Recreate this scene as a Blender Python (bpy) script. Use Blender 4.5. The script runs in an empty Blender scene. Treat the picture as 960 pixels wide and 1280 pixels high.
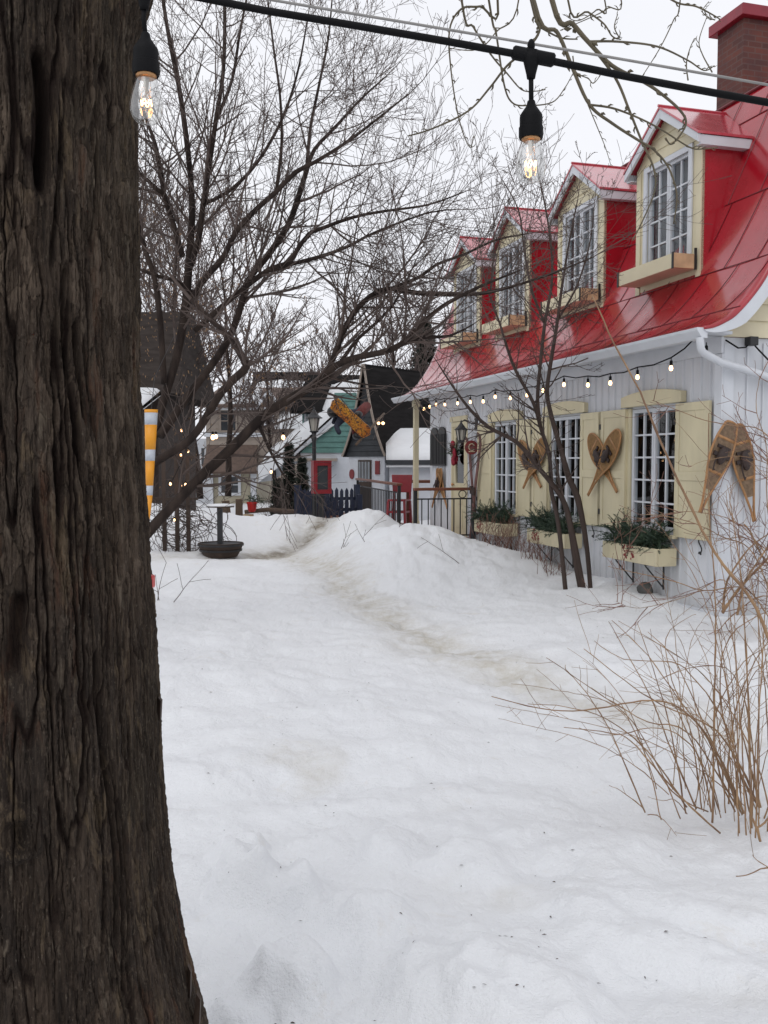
import bpy, bmesh, math, random
import numpy as np
from mathutils import Vector, Matrix, noise as mnoise
R = math.radians
scene = bpy.context.scene
col = scene.collection

# ------------------------------------------------------------------ camera frame used for measuring the place
F = 1160.0; PITCH = math.atan(63 / F); CZ = 1.65
def ray(x, y):
    u = (x - 480) / F; v = (640 - y) / F
    return Vector((u, math.cos(PITCH) + v * math.sin(PITCH), -math.sin(PITCH) + v * math.cos(PITCH)))
def at(x, y, Y):
    r = ray(x, y); return Vector((0, 0, CZ)) + r * (Y / r.y)
# house frame: s along the long wall (away), o outwards from it, z up
HA = R(15.9); HD = 6.1
Hn = Vector((math.cos(HA), math.sin(HA), 0)); Hd = Vector((-math.sin(HA), math.cos(HA), 0))
HR = math.pi / 2 + HA
def hp(s, o, z): return Hd * s + Hn * (HD - o) + Vector((0, 0, z))
def wallpt(x, y, off=0):
    r = ray(x, y); t = (HD - off) / (r.x * Hn.x + r.y * Hn.y); P = r * t
    return P.dot(Hd), P.z + CZ

# ------------------------------------------------------------------ mesh helpers
class MB:
    def __init__(s, off=(0, 0, 0)):
        s.v = []; s.f = []; s.off = off
    def add(s, vs, fs):
        b = len(s.v); ox, oy, oz = s.off
        s.v.extend((p[0] + ox, p[1] + oy, p[2] + oz) for p in vs)
        s.f.extend(tuple(b + i for i in f) for f in fs)
        return s
    def box(s, x0, x1, y0, y1, z0, z1):
        v = [(x0, y0, z0), (x1, y0, z0), (x1, y1, z0), (x0, y1, z0), (x0, y0, z1), (x1, y0, z1), (x1, y1, z1), (x0, y1, z1)]
        return s.add(v, [(0, 3, 2, 1), (4, 5, 6, 7), (0, 1, 5, 4), (1, 2, 6, 5), (2, 3, 7, 6), (3, 0, 4, 7)])
    def quad(s, a, b, c, d): return s.add([a, b, c, d], [(0, 1, 2, 3)])
    def prism(s, poly, ax, a, b):
        n = len(poly)
        def mk(p, t):
            return {'x': (t, p[0], p[1]), 'y': (p[0], t, p[1]), 'z': (p[0], p[1], t)}[ax]
        v = [mk(p, a) for p in poly] + [mk(p, b) for p in poly]
        f = [tuple(range(n))[::-1], tuple(range(n, 2 * n))] + [(i, (i + 1) % n, n + (i + 1) % n, n + i) for i in range(n)]
        return s.add(v, f)
    def beam(s, p, q, w, h, up=(0, 0, 1)):
        p = Vector(p); q = Vector(q); d = (q - p).normalized(); up = Vector(up)
        x = d.cross(up)
        if x.length < 1e-4: x = d.cross(Vector((1, 0, 0)))
        x.normalize(); y = x.cross(d)
        v = []
        for c in (p, q):
            for a, b in ((-1, -1), (1, -1), (1, 1), (-1, 1)):
                v.append(c + x * (a * w / 2) + y * (b * h / 2))
        return s.add(v, [(0, 3, 2, 1), (4, 5, 6, 7), (0, 1, 5, 4), (1, 2, 6, 5), (2, 3, 7, 6), (3, 0, 4, 7)])
    def tube(s, pts, rad, n=6, cap=True):
        m = len(pts)
        if not hasattr(rad, '__len__'): rad = [rad] * m
        pts = [Vector(p) for p in pts]
        vs = []; x = None
        for i in range(m):
            d = pts[min(i + 1, m - 1)] - pts[max(i - 1, 0)]
            if d.length < 1e-9: d = Vector((0, 0, 1))
            d.normalize()
            if x is None:
                x = d.cross(Vector((0, 0, 1)) if abs(d.z) < .9 else Vector((1, 0, 0)))
            else:
                x = x - d * x.dot(d)
            if x.length < 1e-6: x = d.orthogonal()
            x.normalize(); y = d.cross(x)
            for k in range(n):
                a = 2 * math.pi * k / n
                vs.append(pts[i] + (x * math.cos(a) + y * math.sin(a)) * rad[i])
        fs = [(i * n + k, i * n + (k + 1) % n, (i + 1) * n + (k + 1) % n, (i + 1) * n + k) for i in range(m - 1) for k in range(n)]
        if cap:
            fs.append(tuple(range(n))[::-1]); fs.append(tuple(range((m - 1) * n, m * n)))
        return s.add(vs, fs)
    def lathe(s, prof, n=16, c=(0, 0, 0)):
        vs = []
        for r, z in prof:
            for k in range(n):
                a = 2 * math.pi * k / n
                vs.append((c[0] + r * math.cos(a), c[1] + r * math.sin(a), c[2] + z))
        m = len(prof)
        fs = [(i * n + k, i * n + (k + 1) % n, (i + 1) * n + (k + 1) % n, (i + 1) * n + k) for i in range(m - 1) for k in range(n)]
        if prof[0][0] > 1e-5: fs.append(tuple(range(n))[::-1])
        if prof[-1][0] > 1e-5: fs.append(tuple(range((m - 1) * n, m * n)))
        return s.add(vs, fs)
    def ball(s, c, r, n=8, m=5):
        if not hasattr(r, '__len__'): r = (r, r, r)
        vs = [(c[0], c[1], c[2] - r[2])]
        for i in range(1, m):
            t = -math.pi / 2 + math.pi * i / m
            for k in range(n):
                a = 2 * math.pi * k / n
                vs.append((c[0] + r[0] * math.cos(t) * math.cos(a), c[1] + r[1] * math.cos(t) * math.sin(a), c[2] + r[2] * math.sin(t)))
        vs.append((c[0], c[1], c[2] + r[2])); L = len(vs) - 1
        fs = [(0, 1 + (k + 1) % n, 1 + k) for k in range(n)]
        fs += [(1 + i * n + k, 1 + i * n + (k + 1) % n, 1 + (i + 1) * n + (k + 1) % n, 1 + (i + 1) * n + k) for i in range(m - 2) for k in range(n)]
        fs += [(1 + (m - 2) * n + k, 1 + (m - 2) * n + (k + 1) % n, L) for k in range(n)]
        return s.add(vs, fs)
    def build(s, name, mat, parent=None, smooth=False, bevel=0, auto=None):
        me = bpy.data.meshes.new(name)
        me.from_pydata([tuple(p) for p in s.v], [], s.f)
        if len(s.f) < 60000:
            bm = bmesh.new(); bm.from_mesh(me)
            bmesh.ops.recalc_face_normals(bm, faces=bm.faces)
            bm.to_mesh(me); bm.free()
        me.materials.append(mat)
        if smooth: me.polygons.foreach_set('use_smooth', [True] * len(me.polygons))
        if auto is not None:
            me.polygons.foreach_set('use_smooth', [True] * len(me.polygons))
            me.set_sharp_from_angle(angle=R(auto))
        o = bpy.data.objects.new(name, me); col.objects.link(o)
        if parent: o.parent = parent
        if bevel:
            b = o.modifiers.new('bevel', 'BEVEL'); b.width = bevel; b.segments = 2; b.limit_method = 'ANGLE'
        return o

def tag(o, label=None, cat=None, group=None, kind=None):
    if label: o['label'] = label
    if cat: o['category'] = cat
    if group: o['group'] = group
    if kind: o['kind'] = kind
    return o
def thing(name, label, cat, loc=(0, 0, 0), rz=0, group=None):
    o = bpy.data.objects.new(name, None); col.objects.link(o)
    o.location = loc; o.rotation_euler = (0, 0, rz); o.empty_display_size = .1
    return tag(o, label, cat, group)
def copy_tree(o, parent=None):
    c = o.copy(); col.objects.link(c)
    if parent: c.parent = parent
    for ch in list(o.children): copy_tree(ch, c)
    return c

# ------------------------------------------------------------------ noise (vectorised)
def _h(ix, iy, seed):
    h = (ix.astype(np.int64) * 374761393 + iy.astype(np.int64) * 668265263 + seed * 974634777) & 0xffffffff
    h = ((h ^ (h >> 13)) * 1274126177) & 0xffffffff
    h = ((h ^ (h >> 15)) * 2246822519) & 0xffffffff
    return ((h ^ (h >> 16)) & 0xffffff) / float(0xffffff)
def vn(x, y, seed=0):
    ix = np.floor(x); iy = np.floor(y); fx = x - ix; fy = y - iy
    fx = fx * fx * fx * (fx * (fx * 6 - 15) + 10); fy = fy * fy * fy * (fy * (fy * 6 - 15) + 10)
    a = _h(ix, iy, seed); b = _h(ix + 1, iy, seed); c = _h(ix, iy + 1, seed); d = _h(ix + 1, iy + 1, seed)
    return (a + (b - a) * fx) * (1 - fy) + (c + (d - c) * fx) * fy - .5
def fbm(x, y, seed=0, o=4):
    t = 0; a = 1; 
    for i in range(o):
        t = t + a * vn(x * 2 ** i + 17.3 * i, y * 2 ** i - 9.1 * i, seed + i); a *= .5
    return t
def worley(x, y, seed=0):
    ix = np.floor(x); iy = np.floor(y)
    f1 = np.full(x.shape, 9.); f2 = np.full(x.shape, 9.); cid = np.zeros(x.shape)
    for dx in (-1, 0, 1):
        for dy in (-1, 0, 1):
            cx = ix + dx; cy = iy + dy
            px = cx + _h(cx, cy, seed); py = cy + _h(cx, cy, seed + 7)
            d = np.sqrt((x - px) ** 2 + (y - py) ** 2)
            nid = _h(cx, cy, seed + 13)
            m = d < f1
            f2 = np.where(m, f1, np.minimum(f2, d)); cid = np.where(m, nid, cid); f1 = np.where(m, d, f1)
    return f1, f2, cid
def sst(a, b, x):
    t = np.clip((x - a) / (b - a), 0, 1); return t * t * (3 - 2 * t)
def grid_object(name, V, mat, closed_u=False, parent=None, attrs=None):
    n, m, _ = V.shape
    i, j = np.meshgrid(np.arange(n - 1), np.arange(m if closed_u else m - 1), indexing='ij')
    j2 = (j + 1) % m
    q = np.stack([i * m + j, i * m + j2, (i + 1) * m + j2, (i + 1) * m + j], -1).reshape(-1, 4).astype(np.int32)
    me = bpy.data.meshes.new(name)
    me.vertices.add(n * m); me.vertices.foreach_set('co', V.reshape(-1).astype(np.float32))
    me.loops.add(q.size); me.loops.foreach_set('vertex_index', q.reshape(-1))
    me.polygons.add(len(q)); me.polygons.foreach_set('loop_start', np.arange(0, q.size, 4, dtype=np.int32))
    me.polygons.foreach_set('use_smooth', np.ones(len(q), dtype=bool))
    me.update(calc_edges=True)
    for k, a in (attrs or {}).items():
        at_ = me.attributes.new(k, 'FLOAT', 'POINT'); at_.data.foreach_set('value', a.reshape(-1).astype(np.float32))
    me.validate()
    me.materials.append(mat)
    o = bpy.data.objects.new(name, me); col.objects.link(o)
    if parent: o.parent = parent
    return o

# ------------------------------------------------------------------ materials
class NT:
    def __init__(s, name):
        s.m = bpy.data.materials.new(name); s.m.use_nodes = True
        s.t = s.m.node_tree; s.n = s.t.nodes; s.bsdf = s.n['Principled BSDF']; s.out = s.n['Material Output']
        s.tc = s.n.new('ShaderNodeTexCoord')
    def new(s, t, **k):
        n = s.n.new(t)
        for a, b in k.items(): setattr(n, a, b)
        return n
    def link(s, a, b): s.t.links.new(a, b)
    def noise(s, scale, detail=4, rough=.55, stretch=(1, 1, 1), dist=0, coord='Object'):
        mp = s.new('ShaderNodeMapping'); mp.inputs['Scale'].default_value = stretch
        s.link(s.tc.outputs[coord], mp.inputs[0])
        n = s.new('ShaderNodeTexNoise'); n.inputs['Scale'].default_value = scale; n.inputs['Detail'].default_value = detail
        n.inputs['Roughness'].default_value = rough; n.inputs['Distortion'].default_value = dist
        s.link(mp.outputs[0], n.inputs['Vector']); return n.outputs['Fac']
    def ramp(s, fac, stops):
        r = s.new('ShaderNodeValToRGB'); e = r.color_ramp.elements
        while len(e) < len(stops): e.new(.5)
        for q, (p, c) in zip(e, stops):
            q.position = p; q.color = (*c, 1) if hasattr(c, '__len__') else (c, c, c, 1)
        s.link(fac, r.inputs[0]); return r.outputs[0]
    def mix(s, fac, a, b):
        n = s.new('ShaderNodeMix', data_type='RGBA')
        for sock, v in ((n.inputs[0], fac), (n.inputs[6], a), (n.inputs[7], b)):
            if hasattr(v, 'is_linked'): s.link(v, sock)
            elif hasattr(v, '__len__'): sock.default_value = (*v, 1)
            else: sock.default_value = v
        return n.outputs[2]
    def bump(s, h, strength=.3, dist=.01):
        b = s.new('ShaderNodeBump'); b.inputs['Strength'].default_value = strength; b.inputs['Distance'].default_value = dist
        s.link(h, b.inputs['Height']); s.link(b.outputs[0], s.bsdf.inputs['Normal']); return b
    def col(s, c):
        if hasattr(c, 'is_linked'): s.link(c, s.bsdf.inputs['Base Color'])
        else: s.bsdf.inputs['Base Color'].default_value = (*c, 1)
    def set(s, **k):
        for a, b in k.items():
            i = s.bsdf.inputs[a.replace('_', ' ')]
            if hasattr(b, 'is_linked'): s.link(b, i)
            else: i.default_value = b
def pm(name, c, rough=.6, var=.25, scale=6, bump=.12, bscale=70, stretch=(1, 1, 1), metallic=0, c2=None, bdist=.004):
    t = NT(name)
    c2 = c2 or tuple(x * (1 - var) for x in c)
    f = t.noise(scale, 5, .6, stretch)
    t.col(t.mix(t.ramp(f, [(.35, 0), (.65, 1)]), c2, c))
    t.set(Roughness=rough, Metallic=metallic)
    if bump: t.bump(t.noise(bscale, 3, .6, stretch), bump, bdist)
    return t.m
def emit(name, c, s):
    t = NT(name); t.set(Base_Color=(*c, 1), Emission_Color=(*c, 1), Emission_Strength=s); return t.m
def glass(name, tint=(.9, .93, .95), refl=1.0, base=.045):
    t = NT(name)
    tr = t.new('ShaderNodeBsdfTransparent'); tr.inputs[0].default_value = (*tint, 1)
    gl = t.new('ShaderNodeBsdfGlossy'); gl.inputs['Roughness'].default_value = .02; gl.inputs[0].default_value = (refl, refl, refl, 1)
    ge = t.new('ShaderNodeNewGeometry'); dt = t.new('ShaderNodeVectorMath', operation='DOT_PRODUCT')
    t.link(ge.outputs['Normal'], dt.inputs[0]); t.link(ge.outputs['Incoming'], dt.inputs[1])
    def mth(op, a, b=0.0):
        n = t.new('ShaderNodeMath', operation=op)
        for s_, v in zip(n.inputs, (a, b)):
            if hasattr(v, 'is_linked'): t.link(v, s_)
            else: s_.default_value = v
        return n.outputs[0]
    fr = mth('ADD', mth('MULTIPLY', mth('POWER', mth('SUBTRACT', 1.0, mth('ABSOLUTE', dt.outputs['Value'])), 5.0), .90), base)
    mx = t.new('ShaderNodeMixShader'); t.link(fr, mx.inputs[0]); t.link(tr.outputs[0], mx.inputs[1]); t.link(gl.outputs[0], mx.inputs[2])
    t.link(mx.outputs[0], t.out.inputs[0]); return t.m

M = {}
M['white'] = pm('white_paint', (.60, .62, .655), .5, .10, 3, .08, 40)
M['siding'] = pm('white_siding_paint', (.60, .615, .645), .5, .14, 2.2, .10, 60, (1, 1, .25))
def weathered(m, lo, hi, stain, amt=.55):
    # splash marks and grime low on the boards, chips of bare primer
    n = m.node_tree.nodes; l = m.node_tree.links; b = n['Principled BSDF']; src = b.inputs['Base Color'].links[0].from_socket
    tc = n.new('ShaderNodeTexCoord'); sx = n.new('ShaderNodeSeparateXYZ'); l.new(tc.outputs['Object'], sx.inputs[0])
    nz = n.new('ShaderNodeTexNoise'); nz.inputs['Scale'].default_value = 5; nz.inputs['Detail'].default_value = 6; nz.inputs['Roughness'].default_value = .7
    mp = n.new('ShaderNodeMapping'); mp.inputs['Scale'].default_value = (1.4, 1.4, .5); l.new(tc.outputs['Object'], mp.inputs[0]); l.new(mp.outputs[0], nz.inputs['Vector'])
    ma = n.new('ShaderNodeMath'); ma.operation = 'MULTIPLY_ADD'; ma.inputs[1].default_value = -.9; ma.inputs[2].default_value = .45; l.new(nz.outputs['Fac'], ma.inputs[0])
    ad = n.new('ShaderNodeMath'); ad.operation = 'ADD'; l.new(ma.outputs[0], ad.inputs[0]); l.new(sx.outputs[2], ad.inputs[1])
    mr = n.new('ShaderNodeMapRange'); mr.inputs[1].default_value = lo; mr.inputs[2].default_value = hi; mr.inputs[3].default_value = amt; mr.inputs[4].default_value = 0; l.new(ad.outputs[0], mr.inputs[0])
    mx = n.new('ShaderNodeMix'); mx.data_type = 'RGBA'; l.new(mr.outputs[0], mx.inputs[0]); l.new(src, mx.inputs[6]); mx.inputs[7].default_value = (*stain, 1)
    n2 = n.new('ShaderNodeTexNoise'); n2.inputs['Scale'].default_value = 16; n2.inputs['Detail'].default_value = 5; n2.inputs['Roughness'].default_value = .75
    mp2 = n.new('ShaderNodeMapping'); mp2.inputs['Scale'].default_value = (2.2, 2.2, .35); l.new(tc.outputs['Object'], mp2.inputs[0]); l.new(mp2.outputs[0], n2.inputs['Vector'])
    r = n.new('ShaderNodeValToRGB'); r.color_ramp.elements[0].position = .60; r.color_ramp.elements[1].position = .74; r.color_ramp.elements[0].color = (0, 0, 0, 1); r.color_ramp.elements[1].color = (.45, .45, .45, 1); l.new(n2.outputs['Fac'], r.inputs[0])
    m2 = n.new('ShaderNodeMix'); m2.data_type = 'RGBA'; l.new(r.outputs[0], m2.inputs[0]); l.new(mx.outputs[2], m2.inputs[6]); m2.inputs[7].default_value = (*[q * 1.4 for q in stain], 1)
    l.new(m2.outputs[2], b.inputs['Base Color'])
weathered(M['siding'], -.05, .45, (.30, .285, .265), .40)
M['cream'] = pm('cream_paint', (.60, .535, .36), .5, .16, 3, .10, 60, (1, 1, .3))
weathered(M['cream'], .0, .05, (.36, .31, .21), .2)
M['cream_pale'] = pm('pale_cream_paint', (.64, .575, .40), .5, .10, 3, .10, 60)
M['raw_wood'] = pm('raw_pine', (.60, .42, .24), .65, .3, 5, .15, 60, (.3, 1, 1))
M['black_metal'] = pm('black_metal', (.012, .012, .013), .45, .3, 20, .1, 90)
M['iron'] = pm('black_iron', (.015, .015, .017), .5, .3, 12, .12, 60)
M['rubber'] = pm('black_rubber', (.006, .006, .007), .6, .2, 30, .25, 180, bdist=.001)
M['rubber'].node_tree.nodes['Principled BSDF'].inputs['Specular IOR Level'].default_value = .12
M['brown_wood'] = pm('red_brown_wood', (.17, .055, .028), .5, .35, 6, .15, 50, (.3, 1, 1))
M['dark_wood'] = pm('dark_wood', (.05, .03, .02), .7, .4, 6, .2, 50, (1, 1, .3))
M['old_wood'] = pm('weathered_wood', (.13, .085, .055), .75, .4, 7, .3, 50, (1, 1, .25))
M['cut_wood'] = pm('cut_wood', (.42, .28, .14), .7, .35, 9, .2, 50)
M['ash_wood'] = pm('ash_wood_frame', (.40, .20, .075), .45, .3, 10, .12, 60)
M['webbing'] = pm('rawhide_webbing', (.34, .19, .07), .6, .35, 20, .1, 60)
M['webbing_dark'] = pm('old_brown_webbing', (.27, .18, .11), .7, .45, 20, .1, 60)
M['leather'] = pm('dark_leather', (.035, .018, .014), .6, .4, 20, .2, 60)
M['red_metal_plain'] = pm('red_trim_paint', (.24, .012, .028), .35, .2, 5, .05, 40)
M['red_paint'] = pm('red_furniture_paint', (.23, .008, .016), .4, .25, 6, .1, 50)
M['teal'] = pm('teal_clapboard', (.10, .225, .20), .6, .25, 4, .15, 40)
M['slate'] = pm('charcoal_shingle', (.018, .0165, .0165), .95, .4, 5, .6, 30, (.4, .4, 2))
M['slate'].node_tree.nodes['Principled BSDF'].inputs['Specular IOR Level'].default_value = .1
M['charcoal'] = pm('charcoal_clapboard', (.032, .036, .042), .65, .3, 4, .15, 40)
M['navy'] = pm('navy_paint', (.018, .026, .055), .6, .3, 6, .2, 40)
M['brown_shingle'] = pm('brown_shingle', (.14, .095, .075), .8, .3, 6, .3, 25)
M['barn'] = pm('dark_barn_board', (.040, .025, .019), .8, .4, 6, .4, 30, (1, 1, .3))
M['taupe'] = pm('taupe_siding', (.30, .25, .21), .7, .15, 4, .1, 30)
M['beige'] = pm('beige_stucco', (.40, .36, .27), .7, .12, 4, .1, 30)
M['offwhite'] = pm('offwhite_render', (.56, .58, .62), .7, .1, 3, .1, 30)
M['orange'] = pm('orange_vinyl', (.74, .30, .012), .4, .12, 5, .05, 40)
M['silver'] = pm('silver_reflective', (.46, .49, .54), .35, .12, 30, .1, 90)
M['red_cloth'] = pm('red_cloth', (.28, .012, .03), .8, .35, 20, .3, 60)
M['navy_cloth'] = pm('navy_cloth', (.018, .022, .042), .8, .35, 14, .4, 40)
M['maroon_cloth'] = pm('maroon_cloth', (.13, .022, .018), .8, .35, 14, .4, 40)
M['rock'] = pm('grey_stone', (.10, .10, .095), .85, .4, 8, .5, 30)
M['rope'] = pm('rope', (.25, .19, .12), .8, .3, 30, .4, 90)
M['red_plastic'] = pm('red_plastic', (.5, .015, .012), .3, .15, 10, .05, 40)
M['needles'] = pm('evergreen_needles', (.035, .062, .030), .6, .5, 9, 0, c2=(.016, .036, .022))
M['conifer'] = pm('conifer_needles', (.030, .038, .026), .7, .4, 2, 0, c2=(.018, .024, .018))
M['berry'] = pm('red_berry', (.25, .008, .012), .35, .3, 20, 0)
M['tree_bark'] = pm('dark_branch_bark', (.046, .033, .027), .85, .4, 9, .8, 40, (1, 1, .3), c2=(.018, .013, .0115))
M['tree_bark'].node_tree.nodes['Principled BSDF'].inputs['Specular IOR Level'].default_value = .15
M['twig'] = pm('brown_twig', (.080, .055, .045), .7, .3, 5, 0)
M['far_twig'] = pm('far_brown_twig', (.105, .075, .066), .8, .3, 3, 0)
M['bud_twig'] = pm('olive_brown_twig', (.115, .092, .052), .6, .35, 14, .2, 60)
M['shrub_bark'] = pm('shrub_bark', (.058, .036, .028), .75, .4, 10, .4, 40, (1, 1, .3))
M['cane'] = pm('tan_cane', (.34, .21, .105), .55, .4, 7, .15, 60, c2=(.16, .085, .045))
M['red_cane'] = pm('reddish_cane', (.20, .095, .065), .6, .4, 7, .1, 60)
M['seed'] = pm('dry_seed', (.26, .155, .075), .8, .4, 9, 0)
M['dark_glass'] = glass('window_glass', (.80, .84, .86), 1.0)
M['bulb_glass'] = glass('bulb_glass', (.86, .86, .85), 1.0, .15)
M['room'] = pm('dark_room', (.035, .028, .024), .9, .3, 2, 0)
M['curtain'] = pm('pale_curtain', (.20, .205, .22), .9, .25, 3, .1, 20)
M['filament'] = emit('lit_filament', (1, .45, .14), 16)
M['roof_seam'] = pm('dark_red_seam', (.13, .004, .009), .45, .2, 6, 0)
M['bulb_lit'] = emit('lit_warm_bulb', (1, .58, .28), 5)
M['lamp_glow'] = emit('lit_lamp_pane', (1, .62, .32), 1.0)
M['brass'] = pm('brass_collar', (.55, .30, .14), .35, .2, 20, 0, metallic=.8)
M['grey_wire'] = pm('grey_wire', (.28, .27, .26), .5, .2, 20, 0)
M['sign_red'] = pm('red_sign_paint', (.20, .025, .028), .5, .2, 10, .05)
M['pane_milky'] = pm('frosted_lamp_pane', (.40, .38, .33), .3, .15, 10, 0)
M['ski'] = pm('old_ski_wood', (.16, .065, .055), .5, .4, 8, .1, 50)
M['stain_snow'] = None

def make_snow():
    t = NT('snow')
    at_ = t.new('ShaderNodeAttribute', attribute_name='stain')
    at2 = t.new('ShaderNodeAttribute', attribute_name='wet')
    base = t.mix(t.noise(.9, 6, .6), (.75, .762, .785), (.81, .822, .84))
    n1 = t.ramp(t.noise(5.5, 6, .7), [(.40, 0), (.66, 1)])
    mul = t.new('ShaderNodeMath', operation='MULTIPLY'); t.link(at_.outputs['Fac'], mul.inputs[0])
    ad = t.new('ShaderNodeMath', operation='MULTIPLY_ADD'); ad.inputs[1].default_value = .75; ad.inputs[2].default_value = .35
    t.link(n1, ad.inputs[0]); t.link(ad.outputs[0], mul.inputs[1])
    c = t.mix(mul.outputs[0], base, (.44, .395, .30))
    mul2 = t.new('ShaderNodeMath', operation='MULTIPLY'); t.link(at2.outputs['Fac'], mul2.inputs[0])
    n2 = t.ramp(t.noise(3.5, 5, .7, (1, 1, 1)), [(.35, .25), (.6, 1)]); t.link(n2, mul2.inputs[1])
    c = t.mix(mul2.outputs[0], c, (.20, .17, .13))
    # scattered faint brown melt marks
    n3 = t.ramp(t.noise(2.6, 7, .75, (1, 1, 1), .6), [(.60, 0), (.76, .42)])
    c = t.mix(n3, c, (.60, .53, .42))
    t.col(c); t.set(Roughness=.55)
    t.bsdf.inputs['Subsurface Weight'].default_value = 0
    h1 = t.noise(38, 5, .65); h2 = t.noise(150, 3, .6)
    ad2 = t.new('ShaderNodeMath', operation='MULTIPLY_ADD'); ad2.inputs[1].default_value = .35
    t.link(h2, ad2.inputs[0]); t.link(h1, ad2.inputs[2])
    t.bump(ad2.outputs[0], .65, .022)
    return t.m
M['snow'] = make_snow()
M['roof_snow'] = pm('roof_snow', (.72, .735, .755), .6, .05, 3, .25, 20, bdist=.02)

def make_bark():
    t = NT('furrowed_bark')
    cid = t.new('ShaderNodeAttribute', attribute_name='plate').outputs['Fac']
    cr = t.new('ShaderNodeAttribute', attribute_name='crack').outputs['Fac']
    base = t.ramp(cid, [(0, (.018, .0115, .008)), (.35, (.040, .027, .0185)), (.7, (.072, .050, .035)), (1, (.155, .115, .084))])
    f = t.noise(9, 6, .7, (1, 1, .18))
    base = t.mix(t.ramp(f, [(.35, .0), (.7, .75)]), base, (.036, .028, .023))
    g = t.noise(2.2, 5, .65, (1, 1, .5))
    base = t.mix(t.ramp(g, [(.52, 0), (.70, .55)]), base, (.058, .046, .028))
    r = t.ramp(t.noise(7.0, 5, .7, (1.4, 1.4, .22), .4), [(.58, 0), (.66, .65)])
    base = t.mix(r, base, (.100, .044, .024))
    r2 = t.ramp(t.noise(8.5, 5, .75, (1.3, 1.3, .35), .7), [(.56, 0), (.62, .6)])
    base = t.mix(r2, base, (.150, .108, .066))
    fb = t.noise(95, 6, .8, (1.7, 1.7, .10), .2)
    base = t.mix(t.ramp(fb, [(.36, .75), (.50, 0)]), base, (.012, .009, .007))
    base = t.mix(t.ramp(fb, [(.54, 0), (.68, .65)]), base, (.150, .118, .085))
    sp = t.noise(210, 3, .7, (1, 1, .5))
    base = t.mix(t.ramp(sp, [(.62, 0), (.72, .5)]), base, (.20, .17, .135))
    fl_ = t.ramp(t.noise(26, 4, .7, (1.5, 1.5, .22), .3), [(.60, 0), (.70, .55)])
    base = t.mix(fl_, base, (.19, .155, .115))
    base = t.mix(cr, base, (.016, .0085, .006))
    t.col(base); t.set(Roughness=.85)
    t.bsdf.inputs['Specular IOR Level'].default_value = .2
    t.bump(t.noise(55, 6, .75, (1.6, 1.6, .16)), 1.0, .016)
    return t.m
M['bark'] = make_bark()

def make_roof(name='glossy_red_metal', coat=.5, c0=(.29, .0045, .012), c1=(.37, .010, .022)):
    t = NT(name)
    f = t.noise(1.6, 5, .6, (1, 1, 1))
    c = t.mix(t.ramp(f, [(.35, 0), (.65, 1)]), c0, c1)
    f2 = t.noise(14, 5, .7, (1, .25, .25))
    c = t.mix(t.ramp(f2, [(.62, 0), (.8, .35)]), c, (.26, .02, .03))
    t.col(c)
    rr = t.ramp(t.noise(3, 4, .6), [(.3, .16), (.7, .34)])
    t.set(Roughness=rr)
    t.bsdf.inputs['Coat Weight'].default_value = coat; t.bsdf.inputs['Coat Roughness'].default_value = .10; t.bsdf.inputs['Coat IOR'].default_value = 1.5
    t.bump(t.noise(2.0, 3, .5), .25, .03)
    return t.m
M['roof'] = make_roof()
M['roof_pale'] = make_roof('sky_sheen_red_metal', 1.0, (.40, .035, .055), (.47, .055, .075))  # dormer roofs: pink sky reflection put into a paler base colour

def make_brick():
    t = NT('old_red_brick')
    b = t.new('ShaderNodeTexBrick'); b.inputs['Scale'].default_value = 1
    b.inputs['Brick Width'].default_value = .21; b.inputs['Row Height'].default_value = .075; b.inputs['Mortar Size'].default_value = .008
    b.inputs['Color1'].default_value = (.135, .042, .030, 1); b.inputs['Color2'].default_value = (.080, .030, .025, 1); b.inputs['Mortar'].default_value = (.115, .065, .055, 1)
    sx = t.new('ShaderNodeSeparateXYZ'); cx = t.new('ShaderNodeCombineXYZ'); t.link(t.tc.outputs['Object'], sx.inputs[0])
    sm = t.new('ShaderNodeMath', operation='ADD'); t.link(sx.outputs[0], sm.inputs[0]); t.link(sx.outputs[1], sm.inputs[1])
    t.link(sm.outputs[0], cx.inputs[0]); t.link(sx.outputs[2], cx.inputs[1]); t.link(cx.outputs[0], b.inputs['Vector'])
    t.col(t.mix(t.ramp(t.noise(5, 5, .7), [(.4, 0), (.7, .5)]), b.outputs['Color'], (.055, .030, .034)))
    t.set(Roughness=.85); t.bump(b.outputs['Fac'], -.4, .01)
    return t.m
M['brick'] = make_brick()

def make_board_art():
    t = NT('orange_board_graphics')
    n = t.new('ShaderNodeTexNoise'); n.inputs['Scale'].default_value = 5.5; n.inputs['Detail'].default_value = 2; n.inputs['Distortion'].default_value = 2.2
    t.link(t.tc.outputs['Object'], n.inputs['Vector'])
    line = t.ramp(n.outputs['Fac'], [(.44, 0), (.48, 1), (.52, 1), (.56, 0)])
    c = t.mix(t.ramp(t.noise(2.2, 3), [(.4, 0), (.6, 1)]), (.55, .25, .02), (.42, .13, .015))
    t.col(t.mix(line, c, (.07, .025, .015))); t.set(Roughness=.4)
    return t.m
M['board_art'] = make_board_art()

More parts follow.
